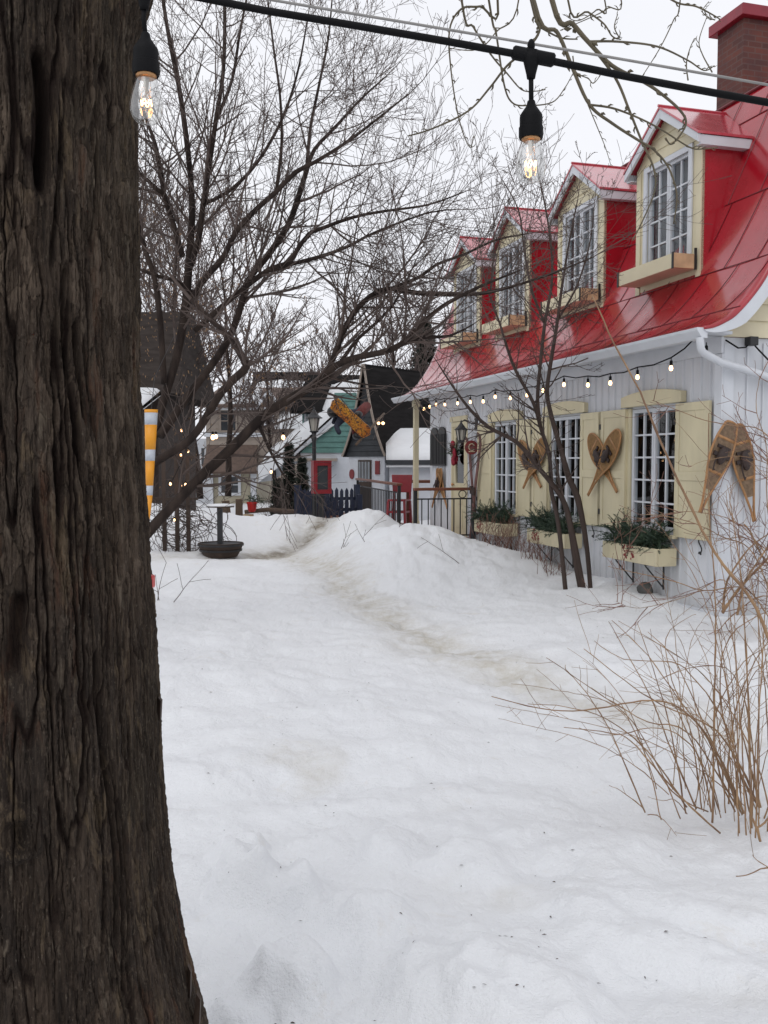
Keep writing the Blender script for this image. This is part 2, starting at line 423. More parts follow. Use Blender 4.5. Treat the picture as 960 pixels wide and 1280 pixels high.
# ------------------------------------------------------------------ snow ground
rng = random.Random(7)
PATH = [gp for gp in [(2.2, 5.7), (1.35, 6.7), (.55, 8.4), (-.05, 10.4), (-.75, 13.2), (-1.45, 15.6), (-2.0, 17.3)]]
PATH2 = [(-4.3, 15.6), (-2.6, 16.7), (-1.5, 18.0), (-1.1, 20.2)]
def seg_dist(x, y, poly):
    d = np.full(np.shape(x), 1e9)
    for (ax, ay), (bx, by) in zip(poly[:-1], poly[1:]):
        vx, vy = bx - ax, by - ay
        t = np.clip(((x - ax) * vx + (y - ay) * vy) / (vx * vx + vy * vy), 0, 1)
        d = np.minimum(d, np.hypot(x - ax - t * vx, y - ay - t * vy))
    return d
def gz(x, y, cx, cy, sx, sy, h, rot=0, p=2):
    c, s = math.cos(rot), math.sin(rot)
    dx, dy = x - cx, y - cy
    u = np.abs((dx * c + dy * s) / sx); v = np.abs((-dx * s + dy * c) / sy)
    return h * np.exp(-(u ** 2 + v ** 2) ** (p / 2))
def height(x, y, fine=True):
    x = np.asarray(x, dtype=float); y = np.asarray(y, dtype=float)
    z = np.zeros(np.broadcast(x, y).shape)
    # banks
    b1 = gz(x, y, .35, 14.6, 1.2, 2.3, .58, R(10), 2.4)
    b2 = gz(x, y, 1.35, 13.9, 1.25, 1.8, .33, R(14), 2.4)
    b3 = gz(x, y, 2.6, 12.6, 1.0, 1.5, .13, R(14), 2.4)
    back = gz(x, y, -.42, 18.7, .9, 1.2, .70, R(-15), 2.4)
    left = z * 0
    CR = [(-9, 18.4, .8), (-6.2, 18.6, .80), (-4.6, 18.8, .76), (-3.7, 19.1, .62), (-2.9, 19.4, .52), (-1.6, 19.9, .55), (-.5, 19.3, .60)]
    for (ax, ay, ah), (bx, by, bh) in zip(CR[:-1], CR[1:]):
        vx, vy = bx - ax, by - ay; tt = np.clip(((x - ax) * vx + (y - ay) * vy) / (vx * vx + vy * vy), 0, 1)
        left = np.maximum(left, (ah + (bh - ah) * tt) * np.exp(-(np.hypot(x - ax - tt * vx, y - ay - tt * vy) / .95) ** 2.6))
    z = z + np.maximum(np.maximum(b1, b2), np.maximum(np.maximum(b3, back), left)) + .25 * np.minimum(b1, b2)
    dp = seg_dist(x, y, PATH); dp2 = seg_dist(x, y, PATH2)
    z = z - .06 * np.exp(-(dp / .45) ** 2) - .10 * np.exp(-(dp2 / .45) ** 2)
    z = z + .10 * fbm(x * .45, y * .45, 3, 3) * np.clip(1 - y / 60, .2, 1)
    # lumps close to the camera (shovelled clods, softened)
    for cx, cy, sx, sy, h, ro in [(-.52, 3.42, .12, .18, .21, .2), (-.36, 3.33, .10, .15, .12, -.6), (-.27, 2.78, .15, .14, .16, .3), (-.42, 2.68, .10, .14, .08, 0),
                                  (.33, 3.62, .20, .16, .07, .4), (.04, 3.75, .12, .20, .07, -.3), (.42, 2.70, .24, .26, .10, .1), (.70, 3.35, .30, .16, .05, -.5),
                                  (.95, 3.0, .35, .14, .06, -.6), (1.2, 3.3, .4, .2, .05, -.4), (-.60, 3.75, .12, .10, .08, .5), (-.05, 3.2, .16, .12, .08, .4), (.15, 2.75, .15, .2, .07, 0), (-.1, 4.4, .5, .2, .05, .3), (.55, 4.6, .4, .22, .05, -.2), (-.9, 4.9, .4, .25, .05, .2), (0, 3.1, .14, .1, .05, 0)]:
        g_ = gz(x + .03 * fbm(x * 9, y * 9, 64, 2), y + .03 * fbm(x * 9, y * 9, 65, 2), cx, cy, sx, sy, 1.0, ro, 2.2)
        z = z + h * .80 * sst(.12, .80, g_) * (1 + .35 * fbm(x * 7, y * 7, 63, 3))
    near = np.clip(1.25 - y / 26, .25, 1)
    z = z + near * (.085 * fbm(x * 1.3, y * 1.3, 11, 3) + .036 * (np.abs(fbm(x * 2.6 + 5, y * 2.2, 23, 4))))
    z = z - np.exp(-(dp / .42) ** 2) * .09 * np.maximum(0, fbm(x * 4.2, y * 3.0, 57, 3) + .05) * sst(4.5, 6.5, y)
    z = z + gz(x, y, 2.36, 11.72, .22, .22, -.07) + gz(x, y, 2.62, 11.7, .2, .2, -.07) + gz(x, y, 1.52, 4.3, .35, .25, -.05)
    if fine:
        fg = 1 - sst(3.6, 6.0, y)
        z = z + near * (.022 * fbm(x * 5.5, y * 4.6, 31, 5) + fg * .05 * np.maximum(0, fbm(x * 3.4, y * 3.0, 37, 4) - .08) + .007 * np.abs(fbm(x * 14, y * 11, 39, 3)))
        rough = sst(.15, .6, b1 + b2 + back + left) * .06
        z = z + rough * (np.abs(fbm(x * 2.2, y * 2.2, 51, 4)) - .2) * 1.6
    z = z - .35 * sst(22, 40, y)
    # far ground rises a little behind everything
    return z
def H(x, y): return float(height(np.array([x]), np.array([y]))[0])

def build_ground():
    a1 = np.linspace(-28, 28, 860)
    a = np.concatenate([np.arange(-178, -28, 3.0), a1, np.arange(31, 181, 3.0)])
    r = np.concatenate([[.02, .3, .7, 1.1], np.geomspace(1.5, 34, 600), np.geomspace(36, 900, 30)])
    rr, aa = np.meshgrid(r, np.radians(a), indexing='ij')
    x = rr * np.sin(aa); y = rr * np.cos(aa)
    z = height(x, y)
    z = np.where(np.abs(np.degrees(aa)) > 60, np.minimum(z, .12), z)
    dp = seg_dist(x, y, PATH); dp2 = seg_dist(x, y, PATH2)
    w = .38 + .25 * fbm(x * 1.1, y * 1.1, 77, 3)
    far = sst(5.2, 8, y)
    stain = np.exp(-(dp / np.maximum(w, .15)) ** 2) * (.42 + .28 * far) * sst(4.2, 6.2, y)
    stain = stain + .35 * np.exp(-(seg_dist(x, y, [(1.6, 2.7), (.9, 3.1), (.55, 3.5), (.0, 4.3), (-.5, 5.0)]) / .30) ** 2) * sst(-.05, .35, fbm(x * 3, y * 3, 91, 3))
    stain = stain + .5 * np.exp(-((dp2) / .7) ** 2)
    wet = np.exp(-(((x + 1.55) * .86 - (y - 18.0) * .5) / .42) ** 2) * sst(16.2, 16.9, y) * (1 - sst(19.2, 20.4, y)) * .0
    wet = wet + 1.0 * np.exp(-(seg_dist(x, y, [(-2.4, 17.2), (-1.7, 18.2), (-1.15, 19.6)]) / .26) ** 2)
    V = np.stack([x, y, z], -1)
    g = grid_object('snow_ground', V, M['snow'], True, None, {'stain': np.clip(stain, 0, 1), 'wet': np.clip(wet, 0, 1)})
    tag(g, None, None, None, 'structure')
build_ground()

# ------------------------------------------------------------------ tree growing
def unit(rg):
    while True:
        v = Vector((rg.uniform(-1, 1), rg.uniform(-1, 1), rg.uniform(-1, 1)))
        if .05 < v.length < 1: return v.normalized()
def grow(mb, rg, p, d, L, r, lvl, tips, up=.06, wob=.12, nch=(4, 7), seg=.16, rmin=.0028, ang=(28, 58), ratio=(.35, .62)):
    n = max(3, int(L / seg)); st = L / n
    pts = [Vector(p)]; rad = [r]; d = Vector(d).normalized()
    for i in range(n):
        d = (d + unit(rg) * wob + Vector((0, 0, up))).normalized()
        pts.append(pts[-1] + d * st); rad.append(max(rmin, r * (1 - .72 * (i + 1) / n)))
    mb.tube(pts, rad, 5 if r > .018 else (4 if r > .008 else 3), cap=False)
    tips.append(pts[-1])
    if lvl <= 0: return
    k = rg.randint(*nch); k = max(2, int(k * min(1.5, L / .9) + .5))
    for j in range(k):
        t = rg.uniform(.15, 1.0); i = min(n - 1, int(t * n))
        base = pts[i].lerp(pts[i + 1], t * n - i) if t < 1 else pts[-1]
        dd = (pts[i + 1] - pts[i]).normalized()
        ax = dd.cross(unit(rg))
        if ax.length < .01: continue
        nd = Matrix.Rotation(R(rg.uniform(*ang)), 3, ax.normalized()) @ dd
        grow(mb, rg, base, nd, L * rg.uniform(*ratio) * (1.15 - .5 * t), max(rmin, rad[i] * .62), lvl - 1, tips, up, wob, nch, seg, rmin, ang, ratio)
def limb(mb, rg, pts, px_r, tw, tips, lvl=2, dens=1.0, child=(.7, 1.6), n=9, start=.15, up=.06, rmin=.0028, jit=0, nch=(4, 7)):
    """pts [(px,py,depth)], radii in photo pixels; returns the world line; twigs go to tw"""
    P = [at(*p) for p in pts]; rr = [q * p[2] / F for q, p in zip(px_r, pts)]
    # Catmull-Rom resample
    out = []; ro = []
    for i in range(len(P) - 1):
        a = P[max(i - 1, 0)]; b = P[i]; c = P[i + 1]; d = P[min(i + 2, len(P) - 1)]
        k = max(2, int((c - b).length / .10))
        for j in range(k):
            t = j / k
            q = .5 * ((2 * b) + (c - a) * t + (2 * a - 5 * b + 4 * c - d) * t * t + (3 * b - a - 3 * c + d) * t ** 3)
            out.append(q + unit(rg) * jit); ro.append(rr[i] + (rr[i + 1] - rr[i]) * t)
    out.append(P[-1]); ro.append(rr[-1])
    mb.tube(out, ro, n)
    tot = sum((out[i + 1] - out[i]).length for i in range(len(out) - 1))
    k = int(tot * 5.0 * dens)
    for _ in range(k):
        t = rg.uniform(start, 1); i = min(len(out) - 2, int(t * (len(out) - 1)))
        dd = (out[i + 1] - out[i]).normalized(); ax = dd.cross(unit(rg))
        if ax.length < .05: continue
        nd = Matrix.Rotation(R(rg.uniform(30, 75)), 3, ax.normalized()) @ dd
        grow(tw, rg, out[i], nd, rg.uniform(*child) * (1.1 - .4 * t), max(rmin, min(.016, ro[i] * .45)), lvl, tips, up, rmin=rmin, nch=nch)
    grow(tw, rg, out[-1], out[-1] - out[-2], rg.uniform(*child) * .8, max(rmin, ro[-1] * .9), lvl, tips, up, rmin=rmin, nch=nch)
    return out, ro
def seeds(tips, rg, k, size=(.012, .026)):
    mb = MB()
    for _ in range(k):
        p = rg.choice(tips) + unit(rg) * .05
        for q in range(rg.randint(1, 3)):
            s = rg.uniform(*size); a = unit(rg); b = Vector((unit(rg).x * .4, unit(rg).y * .4, -1)).normalized()
            c = p + unit(rg) * .025
            mb.add([c, c + b * s + a * s * .5, c + b * s * 2.2, c + b * s - a * s * .5], [(0, 1, 2, 3)])
    return mb

# ------------------------------------------------------------------ foreground tree (furrowed trunk + hanging branches)
TX, TY = -.773, 1.95
def build_front_tree():
    root = thing('maple_tree', 'massive foreground tree with dark furrowed bark and bare olive twigs hanging beside the big bulbs', 'tree', (TX, TY, 0))
    edge = [(-1100, 190), (-200, 178), (0, 178), (100, 172), (200, 171), (300, 172), (400, 174), (500, 176), (600, 181), (700, 186), (800, 193), (900, 201), (1000, 206), (1100, 217), (1200, 233), (1280, 252), (1400, 285), (1500, 320), (1650, 380)]
    dist = math.hypot(TX, TY); ac = math.atan2(TX, TY)
    zs, rs = [], []
    for y, x in edge:
        r_ = ray(x, y); zs.append(CZ + r_.z * (1.97 / r_.y)); rs.append(dist * math.sin(math.atan2(r_.x, r_.y) - ac))
    zs = np.array(zs[::-1]); rs = np.array(rs[::-1])
    tocam = math.atan2(-TY, -TX)
    th = np.concatenate([np.linspace(-1.75, 1.75, 760), np.linspace(1.8, 2 * math.pi - 1.8, 60)]) + tocam
    z = np.concatenate([np.linspace(-.25, .25, 60), np.linspace(.253, 2.75, 1150), np.linspace(2.76, 4.6, 120)])
    zz, tt = np.meshgrid(z, th, indexing='ij')
    rad = np.interp(zz, zs, rs)
    ut = (tt - tocam)                          # angle from the camera side
    arc = ut * .27
    # root flare lobes
    wx = arc + .012 * fbm(arc * 5, zz * 1.2, 5, 2) + .0045 * fbm(arc * 70, zz * 26, 6, 4)
    wz_ = zz + .03 * fbm(arc * 40, zz * 6, 15, 3)
    n1 = fbm(wx * 24, wz_ * 1.5, 3, 2); n2 = fbm(wx * 62 + 9, wz_ * 3.6, 21, 2); n3 = fbm(wx * 130 + 3, wz_ * 7.5, 25, 2)
    k1 = (1 - sst(.0, .065, np.abs(n1))) * sst(-.40, -.10, fbm(arc * 7, zz * 2.5, 47, 2)); k2 = (1 - sst(.0, .06, np.abs(n2))) * sst(-.35, -.05, fbm(arc * 12, zz * 4, 48, 2)); k3 = 1 - sst(0, .10, np.abs(n3))
    plate_mask = sst(-.22, .14, fbm(arc * 4.5, zz * 1.1, 44, 3))
    f1, f2, c1 = worley(wx / .026 + .4 * n1, wz_ / .075, 3)                 # flaky scales
    g1, g2, c2 = worley(wx / .011 + .4 * n2, wz_ / .034, 33)
    ter = np.floor(4 * (fbm(wx * 34, wz_ * 9, 81, 3) + .5)) / 4
    brk = (1 - sst(0, .07, f2 - f1)) * .8
    disp = -.013 * k1 - .0065 * k2 * (1 - .3 * k1) - .0030 * k3
    disp = disp + .0055 * (c1 - .5) * plate_mask + .0026 * (c2 - .5) + .0045 * ter - .0025 * brk * plate_mask
    disp = disp + .0040 * fbm(arc * 190, zz * 14, 61, 3) + .012 * fbm(arc * 6, zz * 2.2, 62, 3) + .0022 * fbm(arc * 70, zz * 60, 71, 4)
    # deep split at upper left, dark hollow, knot
    def groove(px, py0, py1, w, dep):
        p = at(px, (py0 + py1) / 2, 1.75); u0 = math.atan2(p.y - TY, p.x - TX) - tocam
        z0 = at(px, py1, 1.75).z; z1 = at(px, py0, 1.75).z
        return -dep * np.exp(-((ut - u0 - .05 * np.sin(zz * 9)) * .27 / w) ** 2) * sst(z0 - .03, z0 + .03, zz) * (1 - sst(z1 - .01, z1 + .015, zz))
    gr = groove(42, 70, 235, .011, .06) + groove(25, 740, 830, .016, .035) + groove(100, 330, 600, .006, .02) + groove(150, 820, 1180, .005, .018) + groove(128, 400, 520, .006, .022) + groove(152, 420, 640, .0035, .014) + groove(70, 150, 330, .005, .02) + groove(115, 610, 800, .004, .015) + groove(60, 560, 700, .005, .016) + groove(172, 960, 1270, .004, .014) + groove(165, 120, 300, .003, .012) + groove(85, 860, 1000, .003, .010) + groove(120, 1000, 1200, .003, .010) + groove(190, 1050, 1280, .003, .010)
    kp = at(25, 1022, 1.75); ku = math.atan2(kp.y - TY, kp.x - TX) - tocam
    kd = np.hypot((ut - ku) * .30, (zz - kp.z) * .9)
    disp = disp + gr + .022 * np.exp(-((kd - .035) / .014) ** 2) - .012 * np.exp(-(kd / .018) ** 2)
    # one burl lump at the top right where the lamp cord hangs
    bp = at(172, -2, 1.93); bu = math.atan2(bp.y - TY, bp.x - TX) - tocam
    disp = disp + .03 * np.exp(-(((ut - bu) * .26 / .04) ** 2 + ((zz - bp.z) / .06) ** 2))
    rad = rad + disp
    V = np.stack([rad * np.cos(tt), rad * np.sin(tt), zz], -1)
    crack = np.clip(1.0 * k1 + .8 * k2 + .35 * k3 ** 2 + np.clip(-gr * 40, 0, 1) * .8, 0, 1)
    trunk = grid_object('trunk', V, M['bark'], True, root, {'plate': np.clip(.45 * c1 + .30 * c2 + .35 * (ter + .5) * plate_mask, 0, 1), 'crack': crack})
    # loose bark strips at the right edge
    for px, py, yy, w, h in [(199, 886, 1.98, .010, .05), (236, 1232, 1.96, .010, .09), (247, 1262, 1.93, .012, .07)]:
        p = at(px, py, yy) - root.location; fl = MB()
        fl.add([p + Vector((-w, 0, -h / 2)), p + Vector((w * .4, -.01, -h * .45)), p + Vector((w * .7, -.012, h * .4)), p + Vector((-w * .2, 0, h * .5)),
                p + Vector((-w, .012, -h / 2)), p + Vector((w * .4, .004, -h * .45)), p + Vector((w * .7, .002, h * .4)), p + Vector((-w * .2, .012, h * .5))],
               [(0, 1, 2, 3), (7, 6, 5, 4), (0, 4, 5, 1), (1, 5, 6, 2), (2, 6, 7, 3), (3, 7, 4, 0)])
        fl.build('bark_flake', M['dark_wood'], root)
    # branches: a big limb above the frame to the right, and the bare olive twigs that hang into view
    off = -root.location
    br = MB(off); rg = random.Random(5)
    def poly(pts, r0, r1, n=6):
        P = [at(*p) for p in pts]; out = []
        for i in range(len(P) - 1):
            a = P[max(i - 1, 0)]; b = P[i]; c = P[i + 1]; d = P[min(i + 2, len(P) - 1)]
            for j in range(6):
                t = j / 6
                out.append(.5 * ((2 * b) + (c - a) * t + (2 * a - 5 * b + 4 * c - d) * t * t + (3 * b - a - 3 * c + d) * t ** 3))
        out.append(P[-1])
        m = len(out); k = F / pts[0][2]
        rr = [(r0 + (r1 - r0) * i / (m - 1)) / k for i in range(m)]
        br.tube(out, rr, n)
        # buds and small spurs
        for i in range(3, m - 1, 2):
            if rg.random() < .75:
                d = (out[i + 1] - out[i]).normalized(); a = d.cross(unit(rg)).normalized()
                q = out[i] + a * rr[i]; L = rg.uniform(.008, .02)
                br.tube([q, q + (a * .6 + d * .7) * L * .6, q + (a * .4 + d) * L], [rr[i] * .7, rr[i] * .9, rr[i] * .15], 4, False)
        return out
    main = [(40, -900, 2.0), (250, -640, 2.3), (480, -420, 2.6), (680, -260, 2.75), (900, -120, 2.9)]
    poly(main, 60, 14, 10)
    D = 2.75
    B = [
        ([(640, -290, 2.7), (690, 0, D), (716, 30, D), (735, 52, D), (765, 82, D), (802, 101, 2.8), (825, 116, 2.8), (851, 139, 2.8), (857, 157, 2.8), (840, 180, 2.8), (832, 172, 2.8)], 4.6, 1.0),
        ([(620, -300, 2.7), (667, 0, 2.6), (697, 41, 2.6), (716, 86, 2.6), (737, 131, 2.6), (765, 154, 2.6), (799, 176, 2.6), (817, 187, 2.6), (836, 210, 2.6), (846, 244, 2.6), (842, 280, 2.6)], 3.4, .9),
        ([(737, 131, 2.6), (765, 135, 2.6), (795, 146, 2.6), (825, 161, 2.6), (862, 184, 2.6), (880, 186, 2.6), (897, 184, 2.6)], 1.8, .8),
        ([(735, 52, D), (769, 97, D), (787, 139, D), (802, 176, D), (817, 210, D), (818, 240, D), (799, 285, D), (790, 300, D)], 2.4, .8),
        ([(735, 52, D), (772, 52, 2.8), (821, 58, 2.85), (859, 75, 2.9), (880, 88, 2.9), (893, 82, 2.9)], 2.0, .8),
        ([(600, -310, 2.7), (664, 0, 2.9), (675, 34, 2.9), (660, 60, 2.9), (634, 82, 2.95), (612, 110, 3), (585, 139, 3), (540, 161, 3), (510, 170, 3)], 2.8, 1.2),
        ([(675, 34, 2.9), (700, 47, 2.9), (722, 49, 2.9)], 1.5, 1.0),
        ([(560, -340, 2.6), (622, 0, 3), (600, 8, 3), (577, 11, 3), (562, 37, 3), (564, 90, 3), (574, 150, 3), (587, 184, 3), (592, 170, 3)], 2.4, .8),
        ([(540, -350, 2.6), (577, 0, 3.1), (592, 34, 3.1), (615, 70, 3.1), (634, 92, 3.1), (652, 112, 3.1), (668, 114, 3.1), (682, 112, 3.1)], 2.4, .8),
        ([(560, -350, 2.6), (611, 0, 3), (620, 41, 3), (630, 105, 3), (640, 128, 3), (658, 132, 3), (690, 128, 3), (706, 110, 3), (716, 92, 3)], 2.2, .7),
        ([(760, -200, 2.8), (800, -40, 3.2), (840, 0, 3.2), (870, 8, 3.2), (890, 18, 3.2), (900, 24, 3.2)], 2.2, 1.0),
        ([(860, -140, 2.9), (850, 3, 3.2), (842, 25, 3.2), (825, 60, 3.2), (803, 95, 3.2)], 1.3, .7),
        ([(894, 25, 3.2), (886, 22, 3.2), (878, 14, 3.2), (886, 2, 3.2)], .9, .6),
        ([(890, 90, 2.9), (878, 68, 3), (874, 50, 3), (884, 20, 3)], 1.2, .6),
        ([(860, 100, 2.9), (858, 80, 3), (862, 62, 3), (868, 48, 3)], 1.2, .6),
        ([(700, -250, 2.8), (710, 0, 2.9), (735, 15, 2.9), (755, 30, 2.9), (765, 45, 2.9), (774, 48, 2.9), (768, 34, 2.9), (772, 18, 2.9)], 1.8, .7),
        ([(735, 131, 2.6), (747, 160, 2.6), (757, 185, 2.6), (764, 208, 2.6)], .9, .4),
        ([(716, 70, 2.7), (720, 90, 2.7), (735, 98, 2.7), (742, 104, 2.7), (752, 92, 2.7)], 1.1, .6),
        ([(655, -280, 2.7), (650, -10, 2.8), (620, 40, 2.8), (596, 62, 2.8), (560, 60, 2.8)], 1.6, .6),
        ([(690, -260, 2.7), (755, -5, 2.9), (746, 12, 2.9), (722, 26, 2.9), (705, 18, 2.9)], 1.6, .6),
        ([(705, -250, 2.7), (775, -10, 3), (760, 10, 3), (738, 22, 3), (700, 38, 3)], 1.5, .6),
    ]
    for pts, r0, r1 in B: poly(pts, r0 * .8, r1 * .8)
    br.build('branches', M['bud_twig'], root, smooth=True)
build_front_tree()

# ------------------------------------------------------------------ festoon cable with two bulbs in front
def big_festoon():
    y0 = 1.47
    root = thing('festoon_lights', 'thick black festoon cable with two large clear bulbs crossing the top of the view', 'string lights', at(664, 60, y0))
    off = -root.location
    c = MB(off)
    pts = [at(60, -60, 1.62), at(150, -22, 1.50), at(180, -16, y0), at(235, -6, y0), at(330, 13, y0), at(450, 33, y0), at(560, 52, y0), at(664, 71, y0), at(780, 95, 1.46), at(870, 112, 1.45), at(965, 129, 1.44), at(1150, 160, 1.43), Vector((3.0, 4.9, 2.55)), hp(8.44, -3.0, 3.9)]
    c.tube(pts, [.0055] * len(pts), 10); c.build('cable', M['rubber'], root, smooth=True)
    for px, py, cord in [((664, 70), 0, 0), ((180, -16), 0, 1)]:
        J = at(px[0], px[1], y0)
        k = MB(off)
        dx = (at(780, 95, 1.46) - at(560, 52, y0)).normalized()
        k.tube([J - dx * .030, J - dx * .027, J + dx * .034, J + dx * .037], [.0075, .0105, .0105, .0075], 12)
        k.lathe([(.013, .006), (.013, -.006), (.010, -.018), (.0075, -.028), (.0065, -.034)], 12, J)
        k.ball(J + Vector((0, 0, .016)), (.006, .006, .010), 8, 6)
        k.build('connector', M['rubber'], root, smooth=True)
        S = at(664, 130, y0) if not cord else at(182, 46, y0)
        k = MB(off)
        k.tube([J - Vector((0, 0, .03)), (J + S) / 2 + Vector((-.002 if cord else 0, 0, -.01)), S + Vector((0, 0, .0))], .0038, 8)
        k.build('drop_cord', M['rubber'], root, smooth=True)
        q = 1.0 if not cord else 1.10
        def lz(pr): return [(r_ * q, z_ * q) for r_, z_ in pr]
        g = MB(off)
        g.lathe(lz([(.004, .006), (.006, .004), (.0075, -.003), (.0125, -.010), (.0172, -.017), (.0178, -.022), (.0176, -.035), (.0190, -.036), (.0190, -.049), (.0178, -.053), (.0168, -.0525)]), 24, S)
        so = g.build('socket', M['rubber'], root, auto=40)
        g = MB(off); g.lathe(lz([(.0145, -.047), (.0145, -.055), (.012, -.057)]), 20, S); g.build('screw_collar', M['brass'], so, smooth=True)
        g = MB(off)
        g.lathe(lz([(.0125, -.0555), (.0145, -.060), (.0180, -.071), (.0214, -.083), (.0232, -.094), (.0226, -.103), (.0195, -.1115), (.0135, -.1175), (.006, -.1205), (0, -.1210)]), 28, S)
        g.build('bulb', M['bulb_glass'], so, smooth=True)
        g = MB(off)
        g.tube([S + Vector((0, 0, -.055 * q)), S + Vector((0, 0, -.070 * q)), S + Vector((0, 0, -.077 * q))], [.005, .0035, .002], 8)
        for a in range(4):
            u = a * math.pi / 2 + .4
            g.tube([S + Vector((0, 0, -.074 * q)), S + Vector((.008 * math.cos(u), .008 * math.sin(u), -.090 * q))], .0004, 4)
        g.build('stem', M['pane_milky'], so)
        g = MB(off); zz = []
        for i in range(22):
            u = i / 21 * math.pi * 1.9 + .4
            zz.append(S + Vector((.0085 * math.cos(u), .0085 * math.sin(u), -.088 * q - .006 * (i % 4 < 2))))
        g.tube(zz, .0007, 5); g.build('filament', M['filament'], so)
    w = MB()
    pts = [at(40, -60, 1.66), at(270, -14, 1.55), at(340, 0, 1.55), at(560, 37, 1.55), at(760, 71, 1.55), at(960, 106, 1.55), at(1150, 140, 1.55), Vector((3.1, 4.9, 2.75)), hp(8.44, -3.0, 4.1)]
    w.tube(pts, .0022, 6)
    o = w.build('support_wire', M['grey_wire'], None, smooth=True)
    tag(o, 'thin grey stay wire running just above the thick black festoon cable', 'wire')
big_festoon()
t_ = MB(); p_ = at(190, 727, 1.985)
t_.box(p_.x - .02, p_.x + .004, p_.y - .015, p_.y + .015, p_.z - .014, p_.z + .014)
tag(t_.build('tree_reflector', M['red_plastic'], None, bevel=.004), 'small red plastic reflector fixed to the right edge of the big foreground trunk', 'reflector')

# ------------------------------------------------------------------ the white house with the red roof
S0, S1 = 8.45, 17.97          # long wall
RS0, RS1 = 8.20, 19.20        # roof
HO = (-13, 0, 0)
house = thing('white_house', 'white board-sided house with glossy red flared roof, four dormers and cream shutters', 'house', hp(13, 0, 0), HR)
PROF = [(.40, 3.02), (.32, 3.035), (.20, 3.08), (.06, 3.16), (-.07, 3.28), (-.20, 3.43), (-.32, 3.60), (-.43, 3.80), (-.53, 4.02), (-.64, 4.30), (-.75, 4.60), (-.90, 5.02), (-1.05, 5.45), (-1.18, 5.83), (-1.27, 6.08)]
def prof_o(z):
    return float(np.interp(z, [p[1] for p in PROF], [p[0] for p in PROF]))
def wall_grid(mb, s0, s1, z0, z1, holes, o=0):
    S = sorted({s0, s1, *[h[0] for h in holes], *[h[1] for h in holes]}); Z = sorted({z0, z1, *[h[2] for h in holes], *[h[3] for h in holes]})
    for a, b in zip(S[:-1], S[1:]):
        for c, d in zip(Z[:-1], Z[1:]):
            if any(h[0] <= a and b <= h[1] and h[2] <= c and d <= h[3] for h in holes): continue
            mb.quad((a, o, c), (b, o, c), (b, o, d), (a, o, d))
WIN = [9.72, 11.95, 14.07]
holes = [(c - .49, c + .49, .84, 2.29) for c in WIN] + [(15.82, 16.66, .26, 2.40)]
w = MB(HO)
wall_grid(w, S0, S1, -.4, 3.0, holes)
s = S0 + .20
while s < S1 - .05:      # standing battens
    segs = [(-.4, 2.78)]
    for a, b, c, d in holes:
        if a - .03 < s < b + .03: segs = [(-.4, c - .02), (d + .02, 2.78)]
    for c, d in segs:
        w.add([(s - .020, .0, c), (s - .010, .022, c), (s + .010, .022, c), (s + .020, .0, c), (s - .020, .0, d), (s - .010, .022, d), (s + .010, .022, d), (s + .020, .0, d)],
              [(0, 1, 5, 4), (1, 2, 6, 5), (2, 3, 7, 6), (4, 5, 6, 7)])
    s += .166
# gable wall (towards the camera) with battens
w.quad((S0, 0, -.4), (S0, -6.6, -.4), (S0, -6.6, 2.95), (S0, 0, 2.95))
o = -.30
while o > -6.5:
    w.box(S0 - .018, S0 - .001, o - .014, o + .014, -.4, 2.90); o -= .20
# far gable, back wall
w.quad((S1, 0, -.4), (S1, -6.6, -.4), (S1, -6.6, 2.98), (S1, 0, 2.98)); w.quad((S0, -6.6, -.4), (S1, -6.6, -.4), (S1, -6.6, 2.98), (S0, -6.6, 2.98))
w.build('wall', M['siding'], house)
b = MB(HO); b.box(S0 - .022, S0 + .10, .002, .026, -.4, 2.78); b.build('corner_board', M['white'], house)
b = MB(HO); b.box(S0 - .024, S0 - .002, -.12, .0015, -.4, 2.88); b.build('corner_board', M['white'], house)
b = MB(HO); b.box(S0 - .03, S1 + .02, .003, .030, -.4, .05); b.build('base_board', M['white'], house)
b = MB(HO); b.box(S0 - .02, S1, .004, .034, 2.785, 2.985); b.box(RS0 + .05, RS1 - .03, .036, .345, 2.955, 2.985); b.build('soffit', M['white'], house)
g = MB(HO); g.prism([(.350, 2.90), (.415, 2.90), (.440, 2.935), (.470, 2.975), (.475, 3.005), (.350, 3.005)], 'x', RS0 + .02, RS1)
gut = g.build('gutter', M['white'], house, bevel=.004)
g = MB(HO)
P0 = (RS0 + .06, .415, 2.91); P1 = (RS0 + .06, .40, 2.80)
g.tube([P0, P1, (RS0 + .07, .37, 2.76), (8.33, .12, 2.675), (8.34, -.36, 2.57), (8.35, -.95, 2.40), (8.35, -1.0, 2.36), (8.35, -1.0, .05)], [.040] * 8, 12)
g.build('downspout', M['white'], gut, auto=40)
# room behind the windows
r = MB(HO)
r.quad((S0 + .1, -2.4, .2), (S1 - .1, -2.4, .2), (S1 - .1, -2.4, 2.9), (S0 + .1, -2.4, 2.9)); r.quad((S0 + .1, -2.4, .2), (S1 - .1, -2.4, .2), (S1 - .1, -.02, .2), (S0 + .1, -.02, .2))
r.quad((S0 + .1, -2.4, 2.9), (S1 - .1, -2.4, 2.9), (S1 - .1, -.02, 2.9), (S0 + .1, -.02, 2.9))
for q in (S0 + .1, 10.85, 13.0, 15.3, S1 - .1): r.quad((q, -2.4, .2), (q, -.02, .2), (q, -.02, 2.9), (q, -2.4, 2.9))
room = r.build('interior', M['room'], house)
rg = random.Random(3)
for c in WIN:
    for k in range(4):
        r = MB(HO); r.ball((c + .05 + k * .30, -1.5 - rg.random() * .6, 1.9 - .17 * k + rg.uniform(-.08, .08)), .02, 6, 4); r.build('interior_light', M['bulb_lit'], room)

